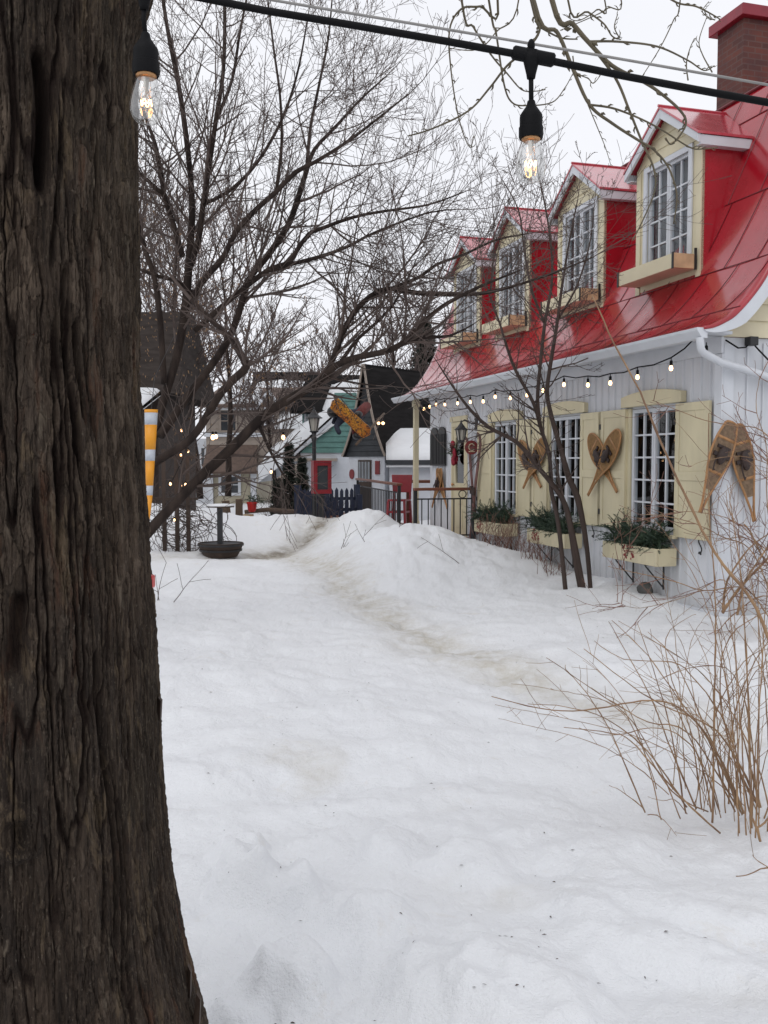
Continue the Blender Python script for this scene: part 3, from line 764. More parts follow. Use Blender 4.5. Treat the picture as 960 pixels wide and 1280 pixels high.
def sash_window(c, hw, z0, z1, off, of, rows, frame_w=.045, mid=.075):
    """returns frame MB and pane MB in house coordinates; of = plane of the frame front"""
    f = MB(off); p = MB(off)
    f.box(c - hw, c - hw + frame_w, of - .06, of, z0, z1); f.box(c + hw - frame_w, c + hw, of - .06, of, z0, z1)
    f.box(c - hw + frame_w, c + hw - frame_w, of - .06, of, z1 - frame_w, z1); f.box(c - hw + frame_w, c + hw - frame_w, of - .06, of, z0, z0 + frame_w)
    f.box(c - mid / 2, c + mid / 2, of - .055, of + .004, z0 + frame_w, z1 - frame_w)
    f.box(c - .006, c + .006, of + .0045, of + .012, z0 + frame_w, z1 - frame_w)
    for sg in (-1, 1):
        a, b = sorted((c + sg * mid / 2, c + sg * (hw - frame_w)))
        m = (a + b) / 2; f.box(m - .011, m + .011, of - .045, of - .010, z0 + frame_w, z1 - frame_w)
        for k in range(1, rows):
            z = z0 + frame_w + (z1 - z0 - 2 * frame_w) * k / rows
            f.box(a, m - .011, of - .046, of - .011, z - .011, z + .011); f.box(m + .011, b, of - .046, of - .011, z - .011, z + .011)
        p.quad((a, of - .030, z0 + frame_w), (b, of - .030, z0 + frame_w), (b, of - .030, z1 - frame_w), (a, of - .030, z1 - frame_w))
    return f, p

def shutter(s0, s1, hooks=True):
    m = MB(HO); z0, z1 = .80, 2.30; o = .030
    m.box(s0, s1, o, o + .028, z0, z1); q = o + .0285; t = q + .009
    st = .075
    m.box(s0, s0 + st, q, t, z0, z1); m.box(s1 - st, s1, q, t, z0, z1)
    for a, b in ((z0, z0 + .10), (1.44, 1.54), (z1 - .09, z1)): m.box(s0 + st, s1 - st, q, t, a, b)
    sh = m.build('shutter', M['cream'], house, bevel=.004)
    if hooks:
        h = MB(HO); sx = s0 + .13
        pts = [(sx + .03 * math.sin(t * 6.2), .05 + .004 * t, .80 - .19 * t + .04) for t in [i / 14 for i in range(15)]]
        pts += [(sx + .02 * math.cos(a), .055, .65 + .02 * math.sin(a)) for a in [.2 + .5 * i for i in range(8)]]
        h.tube(pts, .008, 5); h.build('shutter_hook', M['iron'], sh)
    for z in (1.0, 2.1):
        hg = MB(HO); hg.box(s1 - .012, s1 + .03, .059, .072, z - .035, z + .035); hg.build('hinge', M['iron'], sh)
SH = {9.72: [(8.58, 9.20), (10.28, 10.89)], 11.95: [(10.95, 11.45), (12.47, 12.98)], 14.07: [(13.05, 13.57), (14.60, 15.22)]}
for c in WIN:
    f, p = sash_window(c, .485, .845, 2.285, HO, .010, 5)
    wf = f.build('window', M['white'], house, bevel=.003); p.build('pane', M['dark_glass'], wf)
    k = MB(HO)
    k.box(c + .492, c + .565, .004, .034, .80, 2.30); k.box(c - .54, c - .492, .004, .028, .80, 2.30); k.box(c - .56, c + .58, .035, .10, .775, .812)
    k.build('casing', M['cream'], wf, bevel=.003)
    k = MB(HO)
    poly = [(c - .64, 2.315), (c + .64, 2.315), (c + .64, 2.44)] + [(c + .60 - 1.2 * i / 10, 2.445 + .050 * math.sin(math.pi * i / 10) ** .8) for i in range(11)] + [(c - .64, 2.44)]
    k.prism(poly, 'y', .004, .085); k.build('window_head', M['cream'], wf, bevel=.006)
    for a, b in SH[c]: shutter(a, b)
# door
k = MB(HO)
k.box(15.825, 15.90, -.02, .03, .27, 2.39); k.box(16.58, 16.655, -.02, .03, .27, 2.39); k.box(15.90, 16.58, -.02, .03, 2.30, 2.39)
k.build('door_frame', M['cream'], house, bevel=.004)
k = MB(HO)
for a, b, c, d in ((15.90, 16.02, .28, 2.30), (16.46, 16.58, .28, 2.30), (16.02, 16.46, .28, 1.25), (16.02, 16.46, 2.10, 2.30)): k.box(a, b, -.03, .012, c, d)
k.box(16.07, 16.41, .0125, .022, .42, .78); k.box(16.07, 16.41, .0125, .022, .86, 1.18)
dr = k.build('door', M['cream'], house, bevel=.003)
k = MB(HO); k.quad((16.02, -.01, 1.25), (16.46, -.01, 1.25), (16.46, -.01, 2.10), (16.02, -.01, 2.10)); k.build('pane', M['dark_glass'], dr)
k = MB(HO); k.ball((16.53, .05, 1.22), .028, 8, 6); k.tube([(16.53, .013, 1.22), (16.53, .04, 1.22)], .01, 6); k.build('handle', M['brass'], dr, smooth=True)
k = MB(HO); k.box(15.80, 16.68, .004, .05, 2.395, 2.49); k.build('door_head', M['cream'], house, bevel=.004)

# roof: wavy metal sheets on the flared mansard profile, both sides
def fine_profile():
    pts = []
    P = [Vector((a, b)) for a, b in PROF]
    for i in range(len(P) - 1):
        a = P[max(i - 1, 0)]; b = P[i]; c = P[i + 1]; d = P[min(i + 2, len(P) - 1)]
        for j in range(3):
            t = j / 3
            pts.append(.5 * ((2 * b) + (c - a) * t + (2 * a - 5 * b + 4 * c - d) * t * t + (3 * b - a - 3 * c + d) * t ** 3))
    pts.append(P[-1]); return pts
FP = fine_profile()
full = [(p.x, p.y) for p in FP] + [(-3.3, 6.50)] + [(-6.6 - p.x, p.y) for p in FP[::-1]]
ss = np.linspace(RS0, RS1, 90)
V = np.zeros((len(ss), len(full), 3))
for j, (o, z) in enumerate(full):
    a = full[max(j - 1, 0)]; b = full[min(j + 1, len(full) - 1)]
    n = np.array([-(b[1] - a[1]), (b[0] - a[0])]); n = -n / (np.linalg.norm(n) + 1e-9)
    if n[1] < 0: n = -n
    d = .010 * fbm(ss * 1.6, np.full(ss.shape, j * .25), 201, 2)
    V[:, j, 0] = ss - 13; V[:, j, 1] = o + n[0] * d; V[:, j, 2] = z + n[1] * d
roof = grid_object('roof', V, M['roof'], False, house)
so = roof.modifiers.new('solid', 'SOLIDIFY'); so.thickness = .035; so.offset = -1
sm_ = MB(HO); rg = random.Random(12)
def rp(t):                       # point on the fine profile, t in 0..1, lifted 3 mm
    q = t * (len(FP) - 1); i = min(len(FP) - 2, int(q)); return FP[i].lerp(FP[i + 1], q - i)
cuts = [.0, .26, .50, .72, .90, 1.0]
for a, b in zip(cuts[:-1], cuts[1:]):
    s = RS0 + .1 + rg.uniform(0, .3)
    while s < RS1 - .2:
        pts = []
        for k in range(6):
            p = rp(a + (b - a) * k / 5); pts.append((s - .22 * k / 5 * (b - a) * 5, p.x + .004, p.y + .006))
        if pts[-1][0] > RS0 + .02: sm_.tube(pts, .0045, 4)
        s += .56
    if 0 < b < .95:
        p = rp(b); sm_.beam((RS0 + .01, p.x + .004, p.y + .004), (RS1 - .01, p.x + .004, p.y + .004), .008, .008)
p = FP[-1]; sm_.tube([(RS0, p.x, p.y + .01), (RS1, p.x, p.y + .01)], .022, 8)
sm_.build('roof_seam', M['roof_seam'], roof)
# rake boards following the curve
def rake(sa, sb):
    m = MB(HO); n = len(FP)
    lo = []
    for i, p in enumerate(FP):
        a = FP[max(i - 1, 0)]; b = FP[min(i + 1, n - 1)]; d = (b - a).normalized(); nn = Vector((-d.y, d.x))
        if nn.y > 0: nn = -nn
        wd = .045 + .12 * min(1, i / 10)
        lo.append(p + nn * wd)
    up = [p + Vector((0, -.037)) for p in FP]
    for i in range(n - 1):
        q = [up[i], up[i + 1], lo[i + 1], lo[i]]
        m.prism([(v.x, v.y) for v in q], 'x', sa, sb)
    return m
rake(RS0 + .004, RS0 + .034).build('rake_board', M['white'], roof, smooth=False)
rake(RS1 - .034, RS1 - .004).build('rake_board', M['white'], roof, smooth=False)
# cream clapboards in the gable
m = MB(HO); z = 2.955
while z < 6.2:
    z2 = z + .175; e0 = prof_o(z) - .10; e1 = prof_o(z2) - .10
    if z2 > 6.1: break
    m.add([(S0 - .045, e0, z), (S0 - .045, -6.6 - e0, z), (S0 - .022, -6.6 - e1, z2), (S0 - .022, e1, z2), (S0 + .0, e0, z), (S0 + .0, -6.6 - e0, z)], [(0, 1, 2, 3), (0, 4, 5, 1)])
    z = z2
m.build('gable_clapboard', M['cream_pale'], house)
# chimney
ch0 = wallpt(897, 60, -1.9)[0]; ch1 = wallpt(930, 40, -1.9)[0]; zt = wallpt(931, 10, -1.9)[1]
m = MB(HO); m.box(ch1, ch0, -2.75, -1.9, 5.9, zt - .12); chim = m.build('chimney', M['brick'], house)
m = MB(HO); m.box(ch1 - .09, ch0 + .09, -2.84, -1.81, zt - .119, zt + .03); m.build('chimney_cap', M['red_metal_plain'], chim, bevel=.01)
m = MB(HO); m.prism([(-1.885, 6.1), (-1.885, 6.42), (-2.76, 6.75), (-2.76, 6.1)], 'x', ch1 - .015, ch0 + .015); m.build('chimney_flashing', M['red_metal_plain'], chim)

# dormers
def dormer(c):
    oF = -.45; hw = .70; zs = 5.45; za = 5.93; ow = .47; w0, w1 = 4.03, 5.33
    m = MB(HO)
    m.prism([(c - hw, 3.55), (c - hw + .03, 3.55), (c - hw + .03, zs - .03), (c + hw - .03, zs - .03), (c + hw - .03, 3.55), (c + hw, 3.55), (c + hw, zs), (c - hw, zs)], 'y', -1.25, oF - .002)
    d = m.build('dormer', M['roof'], house)
    m = MB(HO)
    def pz(s): return zs + (za - zs) * (1 - abs(s) / hw)
    m.prism([(c - hw, 3.62), (c - ow, 3.62), (c - ow, zs - .05), (c - hw, zs - .05)], 'y', oF - .03, oF)
    m.prism([(c + ow, 3.62), (c + hw, 3.62), (c + hw, zs - .05), (c + ow, zs - .05)], 'y', oF - .03, oF)
    m.box(c - ow, c + ow, oF - .03, oF, 3.62, w0)
    # clapboards above
    z = w1
    m.box(c - ow, c + ow, oF - .03, oF, w1, zs - .05)
    z = zs - .05
    for k in range(4):
        z2 = min(z + .14, za - .02)
        def hwz(zz): return max(.01, min(hw, hw * (1 - (zz - zs) / (za - zs))))
        a, b = hwz(z), hwz(z2)
        m.add([(c - a, oF + .014, z), (c + a, oF + .014, z), (c + b, oF + .001, z2), (c - b, oF + .001, z2), (c - a, oF - .02, z), (c + a, oF - .02, z)], [(0, 1, 2, 3), (0, 1, 5, 4)])
        z = z2
    m.box(c - hw - .004, c - hw + .09, oF + .002, oF + .016, 3.66, zs - .04); m.box(c + hw - .09, c + hw + .004, oF + .002, oF + .016, 3.66, zs - .04)
    m.build('gable_front', M['cream_pale'], d)
    # white casing and sashes
    f, p = sash_window(c, ow, w0, w1, HO, oF - .012, 4, .05, .085)
    f.box(c - ow - .055, c - ow + .02, oF + .003, oF + .028, w0 - .04, w1 + .06); f.box(c + ow - .02, c + ow + .055, oF + .003, oF + .028, w0 - .04, w1 + .06)
    f.box(c - ow + .02, c + ow - .02, oF + .003, oF + .028, w1 - .01, w1 + .06)
    f.build('window_frame', M['white'], d, bevel=.003); p.build('pane', M['dark_glass'], d)
    m = MB(HO); n = 28
    P = [(c - ow + 2 * ow * i / n, oF - .17 + .022 * math.sin(i * 2.1) - .04 * (abs(i - n / 2) < 2.5)) for i in range(n + 1)]
    for (a, b), (e, g_) in zip(P[:-1], P[1:]):
        m.quad((a, b, w0), (e, g_, w0), (e, g_, w1), (a, b, w1))
    m.build('curtain', M['curtain'], d, smooth=True)
    # little gabled roof with white fascia
    fo, bo = -.30, -1.75; t = .03; ex = .82
    ze = za + .055 - (za - zs) / hw * ex
    zr = za + .055
    m = MB(HO)
    for sg in (-1, 1):
        m.add([(c, fo, zr), (c + sg * ex, fo, ze), (c + sg * ex, bo, ze), (c, bo, zr), (c, fo, zr - t), (c + sg * ex, fo, ze - t), (c + sg * ex, bo, ze - t), (c, bo, zr - t)],
              [(0, 1, 2, 3), (4, 7, 6, 5), (0, 4, 5, 1), (1, 5, 6, 2), (2, 6, 7, 3), (3, 7, 4, 0)])
    m.tube([(c, fo + .01, zr + .004), (c, bo, zr + .004)], .018, 8)
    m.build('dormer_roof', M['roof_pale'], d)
    m = MB(HO)
    for sg in (-1, 1):
        q = [(c, zr - t - .002), (c + sg * (ex - .01), ze - t - .002), (c + sg * (ex - .01), ze - t - .095), (c, zr - t - .115)]
        m.prism(q, 'y', fo - .045, fo - .01)
        a, b = sorted((c + sg * (ex - .045), c + sg * (ex - .012)))
        m.box(a, b, bo + .55, fo - .046, ze - t - .115, ze - t - .004)
        a, b = sorted((c + sg * (hw + .001), c + sg * (ex - .046)))
        m.box(a, b, bo + .55, fo - .048, ze - t - .113, ze - t - .10)
    m.build('fascia', M['white'], d, bevel=.003)
DORM = [10.22, 12.48, 14.93, 17.10]
for c in DORM: dormer(c)
DP = ['cream plank planter box below the nearest dormer window, the clearest of the four', 'cream plank planter box below the second dormer window from the chimney end', 'cream plank planter box below the third dormer window, seen through bare twigs', 'smallest cream plank planter box below the farthest dormer window']
for c, lab in zip(DORM, DP):
    t = thing('dormer_planter', lab, 'planter', hp(c, -.45, 3.90), HR, 'planter boxes under the dormer windows')
    m = MB(); m.box(-.62, .56, .30, .335, 0, .17); m.box(-.62, .56, .03, .299, 0, .03); m.box(-.62, .56, .0295, .05, .031, .17); m.build('front_board', M['cream_pale'], t, bevel=.003)
    for e in (-.655, .561): m = MB(); m.box(e, e + .034, .03, .335, 0, .17); m.build('end_board', M['raw_wood'], t, bevel=.003)
    for x in (-.662, .57):
        m = MB(); m.box(x, x + .04, .3355, .342, -.01, .18); m.build('corner_strap', M['black_metal'], t)
        m = MB(); m.box(x, x + .012, .028, .06, -.01, .24); m.build('corner_strap', M['black_metal'], t)

# porch post and deck
m = MB(); m.box(-.05, .05, -.05, .05, 0, 2.66)
m.box(-.07, .07, -.07, .07, 2.5, 2.62); m.box(-.065, .065, -.065, .065, 0, .12)
tag(m.build('porch_post', M['cream'], None, bevel=.006), 'slim square cream post holding up the far corner of the red roof', 'post')
bpy.data.objects['porch_post'].location = hp(18.55, .12, .29); bpy.data.objects['porch_post'].rotation_euler = (0, 0, HR)
m = MB(); 
for i in range(9): m.box(0, 9.0, .02 + i * .125, .14 + i * .125, .20, .28)
m.box(.02, 8.98, .02, 1.12, -.3, .198)
dk = m.build('wooden_deck', M['brown_wood'], None, bevel=.003); dk.location = hp(15.4, 0, 0); dk.rotation_euler = (0, 0, HR)
tag(dk, 'low brown board deck in front of the cream door behind the snow bank', 'deck')
m = MB(); m.box(-.45, 0, .05, .75, -.2, .16); m.box(-.48, .0, .03, .78, .161, .20)
st = m.build('wooden_step', M['dark_wood'], None, bevel=.006); st.location = hp(15.37, 0, 0); st.rotation_euler = (0, 0, HR)
tag(st, 'dark brown wooden step at the end of the deck, half buried in snow', 'step')

def railing(name, loc, rz, L, label, ring=None, nb=8, z0=.28, ht=.86):
    t = thing(name, label, 'railing', loc, rz, 'railings round the deck')
    m = MB(); m.box(-.03, L + .03, -.06, .06, ht, ht + .05); m.build('top_rail', M['brown_wood'], t, bevel=.008)
    m = MB(); m.box(.03, L - .03, -.012, .012, ht - .16, ht - .135); m.box(.03, L - .03, -.012, .012, .05, .075); m.build('rail_bar', M['iron'], t)
    for x in (0, L):
        m = MB(); m.box(x - .03, x + .03, -.03, .03, -.02, ht); m.build('post', M['iron'], t, bevel=.004)
    for i in range(1, nb):
        x = L * i / nb; m = MB(); m.tube([(x, 0, .06), (x, 0, ht - .15)], .011, 6); m.build('baluster', M['iron'], t)
    if ring:
        m = MB(); m.tube([(ring + .07 * math.cos(a), 0, ht - .068 + .066 * math.sin(a)) for a in np.linspace(0, 2 * math.pi, 17)], .009, 6); m.build('ring', M['iron'], t, smooth=True)
    return t
railing('deck_railing', hp(15.48, 1.12, .28), HR - math.pi / 2, 1.08, 'black iron railing with one ring and a copper brown top rail beside the cream door', .88, 9)
ra = at(499, 600, 18.9); rb = at(447, 600, 24.7)
railing('deck_railing', (ra.x, ra.y, .30), math.atan2(rb.y - ra.y, rb.x - ra.x), math.hypot(rb.x - ra.x, rb.y - ra.y), 'long black iron railing with red-brown wooden top running away behind the snow bank', None, 28)
# ------------------------------------------------------------------ things on and by the long wall
def sprays(mb, rg, c, n, dx, dy, h, L=(.14, .34)):
    for _ in range(n):
        p = Vector((c[0] + rg.uniform(-dx, dx), c[1] + rg.uniform(-dy, dy), c[2] + rg.uniform(-.02, h * .35)))
        d = Vector((rg.gauss(0, .6), rg.gauss(.25, .5), rg.uniform(.05, 1.0))).normalized()
        ln = rg.uniform(*L); k = int(ln / .0085); q = p.copy()
        for i in range(k):
            d = (d + Vector((0, 0, -.018)) + unit(rg) * .05).normalized(); q = q + d * (ln / k)
            for _s in range(2):
                a = d.cross(unit(rg))
                if a.length < .05: continue
                a.normalize(); nl = rg.uniform(.030, .05) * (1 - .5 * i / k)
                tip = q + a * nl * .8 + d * nl * .7
                b = d.cross(a) * .0042
                mb.add([q - b, q + b, tip], [(0, 1, 2)])
def window_box(c, label, berries, seed):
    rg = random.Random(seed)
    t = thing('window_box', label, 'window box', hp(c, .05, .47), HR, 'cream window boxes under the big windows')
    m = MB(); hw = .60
    m.prism([(-hw, 0), (hw, 0), (hw, .20), (-hw, .20)], 'y', .255, .285)
    m.box(-hw, -hw + .03, .02, .2545, 0, .20); m.box(hw - .03, hw, .02, .2545, 0, .20); m.box(-hw + .03, hw - .03, .02, .2545, .0, .03); m.box(-hw + .03, hw - .03, .0, .0195, .0, .20)
    m.build('box', M['cream'], t, bevel=.006)
    for x in (-.33, .33):
        m = MB(); m.beam((x, .012, -.30), (x, .012, -.005), .022, .012, (0, 1, 0)); m.beam((x, .012, -.28), (x, .25, -.02), .018, .012); m.box(x - .012, x + .012, .01, .26, -.014, -.003)
        m.build('bracket', M['iron'], t)
    m = MB(); sprays(m, rg, (0, .15, .19), 270, .52, .10, .42, (.16, .34)); m.build('evergreen_sprigs', M['needles'], t)
    if berries:
        m = MB()
        for i in range(26):
            a = rg.uniform(0, 6.28); q = rg.random() ** .5 * .11
            m.ball((berries + q * 1.3 * math.cos(a), .287, .12 + q * .8 * math.sin(a)), (.014, .006, .014), 6, 4)
        for i in range(8):
            a = rg.uniform(2.5, 6.9); m.tube([(berries, .288, .13), (berries + .12 * math.cos(a), .288, .12 + .07 * math.sin(a))], .0025, 3)
        m.build('berry_sprig', M['berry'], t)
window_box(9.72, 'cream window box with a red berry sprig on its front, under the nearest large window', -.02, 1)
window_box(11.95, 'cream window box of evergreen sprigs behind the multi-stemmed shrub trunks', .30, 2)
window_box(14.07, 'cream window box of evergreen sprigs nearest to the door and railing', .35, 3)

def snowshoe(name, label, loc, rz, tilt, L=1.0, web='webbing', wd=.19, group=None, lean=0, slim=False):
    t = thing(name, label, 'snowshoe', loc, 0, group)
    t.rotation_euler = (Matrix.Rotation(rz, 4, 'Z') @ Matrix.Rotation(tilt, 4, 'Y') @ Matrix.Rotation(lean, 4, 'X')).to_euler()
    k = wd / .19
    out = [(.010, 0), (.013, .12), (.028, .25), (.085 * k, .40), (.16 * k, .55), (.19 * k, .69), (.172 * k, .82), (.115 * k, .93), (.04 * k, .985)]
    if slim: out = [(.012, 0), (.016, .10), (.040, .22), (.072, .36), (.108, .50), (.126, .64), (.118, .78), (.09, .90), (.055, .975)]
    P = [Vector((x, 0, z * L)) for x, z in out]; Q = [Vector((-p.x, 0, p.z)) for p in P]
    def smooth(pts):
        o = []
        for i in range(len(pts) - 1):
            a = pts[max(i - 1, 0)]; b = pts[i]; c = pts[i + 1]; d = pts[min(i + 2, len(pts) - 1)]
            for j in range(4):
                u = j / 4; o.append(.5 * ((2 * b) + (c - a) * u + (2 * a - 5 * b + 4 * c - d) * u * u + (3 * b - a - 3 * c + d) * u ** 3))
        return o + [pts[-1]]
    loop = smooth(P + Q[::-1])
    m = MB(); m.tube(loop, .013, 7)
    for z in (.44, .80):
        hx = np.interp(z, [q[1] for q in out], [q[0] for q in out]); m.beam((-hx, 0, z * L), (hx, 0, z * L), .03, .014, (0, 1, 0))
    m.build('frame', M['ash_wood'], t, smooth=True)
    m = MB(); poly = [(p.x * .97, p.z) for p in loop if p.z > .24 * L]; m.prism(poly, 'y', -.003, .003)
    for sg in (-1, 1):
        for i in range(-14, 26):
            z0 = i * .045 * L; a = None; seg = []
            for j in range(25):
                x = -.2 + .4 * j / 24; z = z0 + sg * x * 1.5
                hx = np.interp(z / L, [q[1] for q in out], [q[0] for q in out]) if .26 * L < z < .97 * L else -1
                if abs(x) < hx: seg.append((x, .005, z))
            if len(seg) > 1: m.tube([seg[0], seg[-1]], .0035, 3, False)
    m.build('webbing', M[web], t)
    m = MB()
    m.ball((0, .035, .62 * L), (.055, .035, .10 * L), 10, 6); m.box(-.10, .10, .008, .03, .60 * L, .64 * L); m.box(-.08, .08, .008, .026, .69 * L, .72 * L)
    m.tube([(.05, .03, .6 * L), (.07, .05, .52 * L), (.055, .045, .44 * L), (.03, .03, .46 * L)], .008, 5)
    m.build('binding', M['leather'], t)
    return t
G1 = 'snowshoes hung on the house'
def wall_shoe(label, head, tail, o, web='webbing', L=None, wd=.17):
    hs, hz = wallpt(*head, o); ts, tz = wallpt(*tail, o)
    snowshoe('snowshoe', label, hp(ts, o, tz), HR, math.atan2(hs - ts, hz - tz), math.hypot(hs - ts, hz - tz), web, wd, G1)
wall_shoe('wooden snowshoe leaning left in the crossed pair between near and middle windows', (736, 544), (771, 615), .085, 'webbing', None, .155)
wall_shoe('wooden snowshoe leaning right on top of the crossed pair between near and middle windows', (775, 538), (735, 619), .125, 'webbing', None, .155)
wall_shoe('wooden snowshoe leaning left in the crossed pair between middle and far windows', (648, 553), (676, 609), .085, 'webbing', None, .155)
wall_shoe('wooden snowshoe leaning right on top of the crossed pair between middle and far windows', (681, 549), (654, 610), .125, 'webbing', None, .155)
wall_shoe('small upright snowshoe with its tail to the right, on the wall left of the door', (546, 586), (559, 636), .06, 'webbing', None, .13)
wall_shoe('small upright snowshoe with its tail to the left, on the wall left of the door', (552, 586), (540, 634), .10, 'webbing', None, .13)
def gable_shoe(label, head, tail, sS, web):
    def pl(x, y):
        r_ = ray(x, y); t = sS / (r_.x * Hd.x + r_.y * Hd.y); return r_ * t + Vector((0, 0, CZ))
    a = pl(*head); b = pl(*tail); dx = (a - b).dot(-Hn); dz = (a - b).z
    snowshoe('snowshoe', label, b, HA + math.pi, math.atan2(dx, dz), math.hypot(dx, dz), web, .175, G1, 0, True)
gable_shoe('old brown snowshoe at the house corner with its tail hanging away from the shutters', (921, 529), (943, 652), 8.37, 'webbing_dark')
gable_shoe('old brown snowshoe at the house corner with its tail crossing over the nearest shutter', (916, 526), (875, 641), 8.32, 'webbing_dark')

# dark double-arched board by the door
t = thing('arched_board', 'black vertical-plank board with two rounded tops on the wall left of the door', 'board', hp(17.36, .03, 1.57), HR)
for sg in (-1, 1):
    m = MB(); c = sg * .225
    poly = [(c - .22, 0), (c + .22, 0), (c + .22, .60)] + [(c + .21 * math.cos(a), .62 + .14 * math.sin(a)) for a in np.linspace(.1, math.pi - .1, 9)] + [(c - .22, .60)]
    m.prism(poly, 'y', 0, .03)
    for i in range(5): m.box(c - .19 + i * .085, c - .15 + i * .085, .031, .043, .03, .62)
    m.build('panel', M['black_metal'], t)
# wall lantern on a bracket
def lantern_geo(t, z0, r, pane, big=True):
    m = MB(); a8 = [math.pi / 4 + i * math.pi / 2 for i in range(4)]
    for a in a8: m.beam((r * .62 * math.cos(a), r * .62 * math.sin(a), z0), (r * math.cos(a), r * math.sin(a), z0 + r * 1.9), .018, .018)
    m.lathe([(r * .2, -.05), (r * .66, -.02), (r * .66, .0)], 4, (0, 0, z0)); m.build('cage', M['iron'], t)
    m = MB(); m.lathe([(r * 1.25, r * 1.88), (r * 1.30, r * 1.95), (r * .75, r * 2.35), (r * .35, r * 2.9), (r * .12, r * 3.3), (r * .15, r * 3.4), (.001, r * 3.7)], 8, (0, 0, z0)); m.build('cap', M['iron'], t)
    m = MB(); m.lathe([(r * .55, .005), (r * .90, r * 1.87)], 4, (0, 0, z0)); m.build('pane', pane, t)
P = hp(15.40, .30, 2.02)
t = thing('wall_lantern', 'black wall lantern with a pointed cap on a bracket between the door and far window', 'lantern', P, HR)
lantern_geo(t, 0, .10, M['pane_milky'])
m = MB(); m.tube([(0, 0, .33), (0, -.06, .36), (0, -.20, .30), (0, -.27, .30)], .012, 6); m.lathe([(.05, -.012), (.05, .012)], 10, (0, 0, 0)); 
m.box(-.05, .05, -.298, -.275, .20, .40); m.build('bracket', M['iron'], t)
# skis and round red sign
for lab, a, b, o in (('left old ski crossing behind the other one, leaning on the wall by the door', (585, 546), (597, 668), .06), ('right old ski crossing in front, leaning on the wall by the door', (602, 541), (588, 672), .12)):
    s0, z0 = wallpt(*b, o); s1, z1 = wallpt(*a, o)
    t = thing('ski', lab, 'ski', hp(s0, o, z0), HR, 'pair of old skis by the door')
    dx = s1 - s0; dz = z1 - z0; m = MB()
    pts = [(0, 0, 0), (dx * .45, .012, dz * .45), (dx * .9, 0, dz * .9), (dx * .97, .03, dz * .97), (dx, .07, dz)]
    for p, q in zip(pts[:-1], pts[1:]): m.beam(p, q, .085, .016, (0, 1, 0))
    m.build('blade', M['ski'], t)
    m = MB(); m.box(dx * .45 - .05, dx * .45 + .05, .022, .05, dz * .45 - .07, dz * .45 + .07); m.build('binding', M['leather'], t)
t = thing('round_sign', 'small round red sign with a pale mark hanging above the skis', 'sign', hp(15.36, .12, 1.90), HR)
m = MB(); m.tube([(0, -.10, 0), (0, .0, .0), (-.001, .0, .0)], .006, 5); m.build('bracket', M['iron'], t)
m = MB(); poly = [(.125 * math.cos(a), .125 * math.sin(a)) for a in np.linspace(0, 2 * math.pi, 25)[:-1]]; m.prism(poly, 'x', -.012, .012); m.build('disc', M['sign_red'], t)
m = MB(); m.tube([(-.0135, .055 * math.cos(a), .005 + .06 * math.sin(a)) for a in np.linspace(-2.4, 2.6, 13)], .008, 4); m.box(-.016, -.0125, -.06, .06, -.08, -.068); m.build('mark', M['cream_pale'], t)
# red bow and garland on the door
t = thing('door_decoration', 'dark red bow with green sprigs hung on the cream door beside the lantern', 'decoration', hp(16.36, .06, 1.80), HR); rg = random.Random(8)
m = MB()
for i in range(9): m.ball((rg.uniform(-.12, .16), rg.uniform(.0, .05), rg.uniform(-.22, .22)), (rg.uniform(.05, .09), .04, rg.uniform(.06, .11)), 8, 6)
m.build('bow', M['red_cloth'], t, smooth=True)
m = MB(); sprays(m, rg, (-.05, .02, -.05), 26, .10, .03, .3, (.15, .3)); m.build('sprigs', M['needles'], t)
# black post on the step, stone by the wall
m = MB(); m.lathe([(.045, 0), (.045, .42), (.055, .43), (.055, .46), (.02, .49), (0, .49)], 10)
o = m.build('bollard', M['iron'], None, smooth=False); o.location = hp(15.0, .22, .20); tag(o, 'short black post on the brown step at the foot of the skis', 'bollard')
s_, z_ = wallpt(808, 748, .15); q = hp(s_, .16, 0)
m = MB(); m.ball((0, 0, 0), (.10, .08, .085), 10, 7); m.v = [tuple(Vector(p) * (1 + .35 * mnoise.noise(Vector(p) * 14))) for p in m.v]
o = m.build('stone', M['rock'], None, smooth=True); o.location = (q.x, q.y, H(q.x, q.y) + .05); tag(o, 'small dark grey stone at the foot of the white wall', 'stone')
# porch-side string lights along the eave
t = thing('eave_lights', 'string of small warm bulbs hanging along the eave of the white house', 'string lights', hp(13, .3, 2.9), HR)
B = []
for x, y in [(873, 418), (839, 447), (797, 459), (763, 467), (735, 470), (705, 470), (679, 478), (659, 484), (638, 488), (619, 487), (604, 493), (588, 494), (572, 496), (556, 498), (545, 498), (537, 501), (530, 504)]:
    s_, z_ = wallpt(x, y, .30); B.append((s_ - 13, 0, z_ - 2.9))
m = MB(); cab = []
for i in range(len(B)):
    cab.append(B[i])
    if i < len(B) - 1:
        a, b = B[i], B[i + 1]; cab.append(((a[0] + b[0]) / 2, 0, (a[2] + b[2]) / 2 - .025))
m.tube(cab, .008, 6); m.build('cable', M['rubber'], t, smooth=True)
drop = .045
for i, b in enumerate([(wallpt(883, 428, .30)[0] - 13, 0, wallpt(883, 428, .30)[1] - 2.9)] + B[1:]):
    m = MB(); m.tube([(b[0], 0, b[2]), (b[0], 0, b[2] - .03)], .006, 5); m.lathe([(.010, -.03), (.017, -.04), (.017, -.085)], 8, b); so_ = m.build('socket', M['rubber'], t)
    m = MB(); m.lathe([(.012, -.086), (.020, -.105), (.023, -.120), (.016, -.138), (0, -.146)], 10, b); m.build('bulb', M['bulb_lit'], so_, smooth=True)
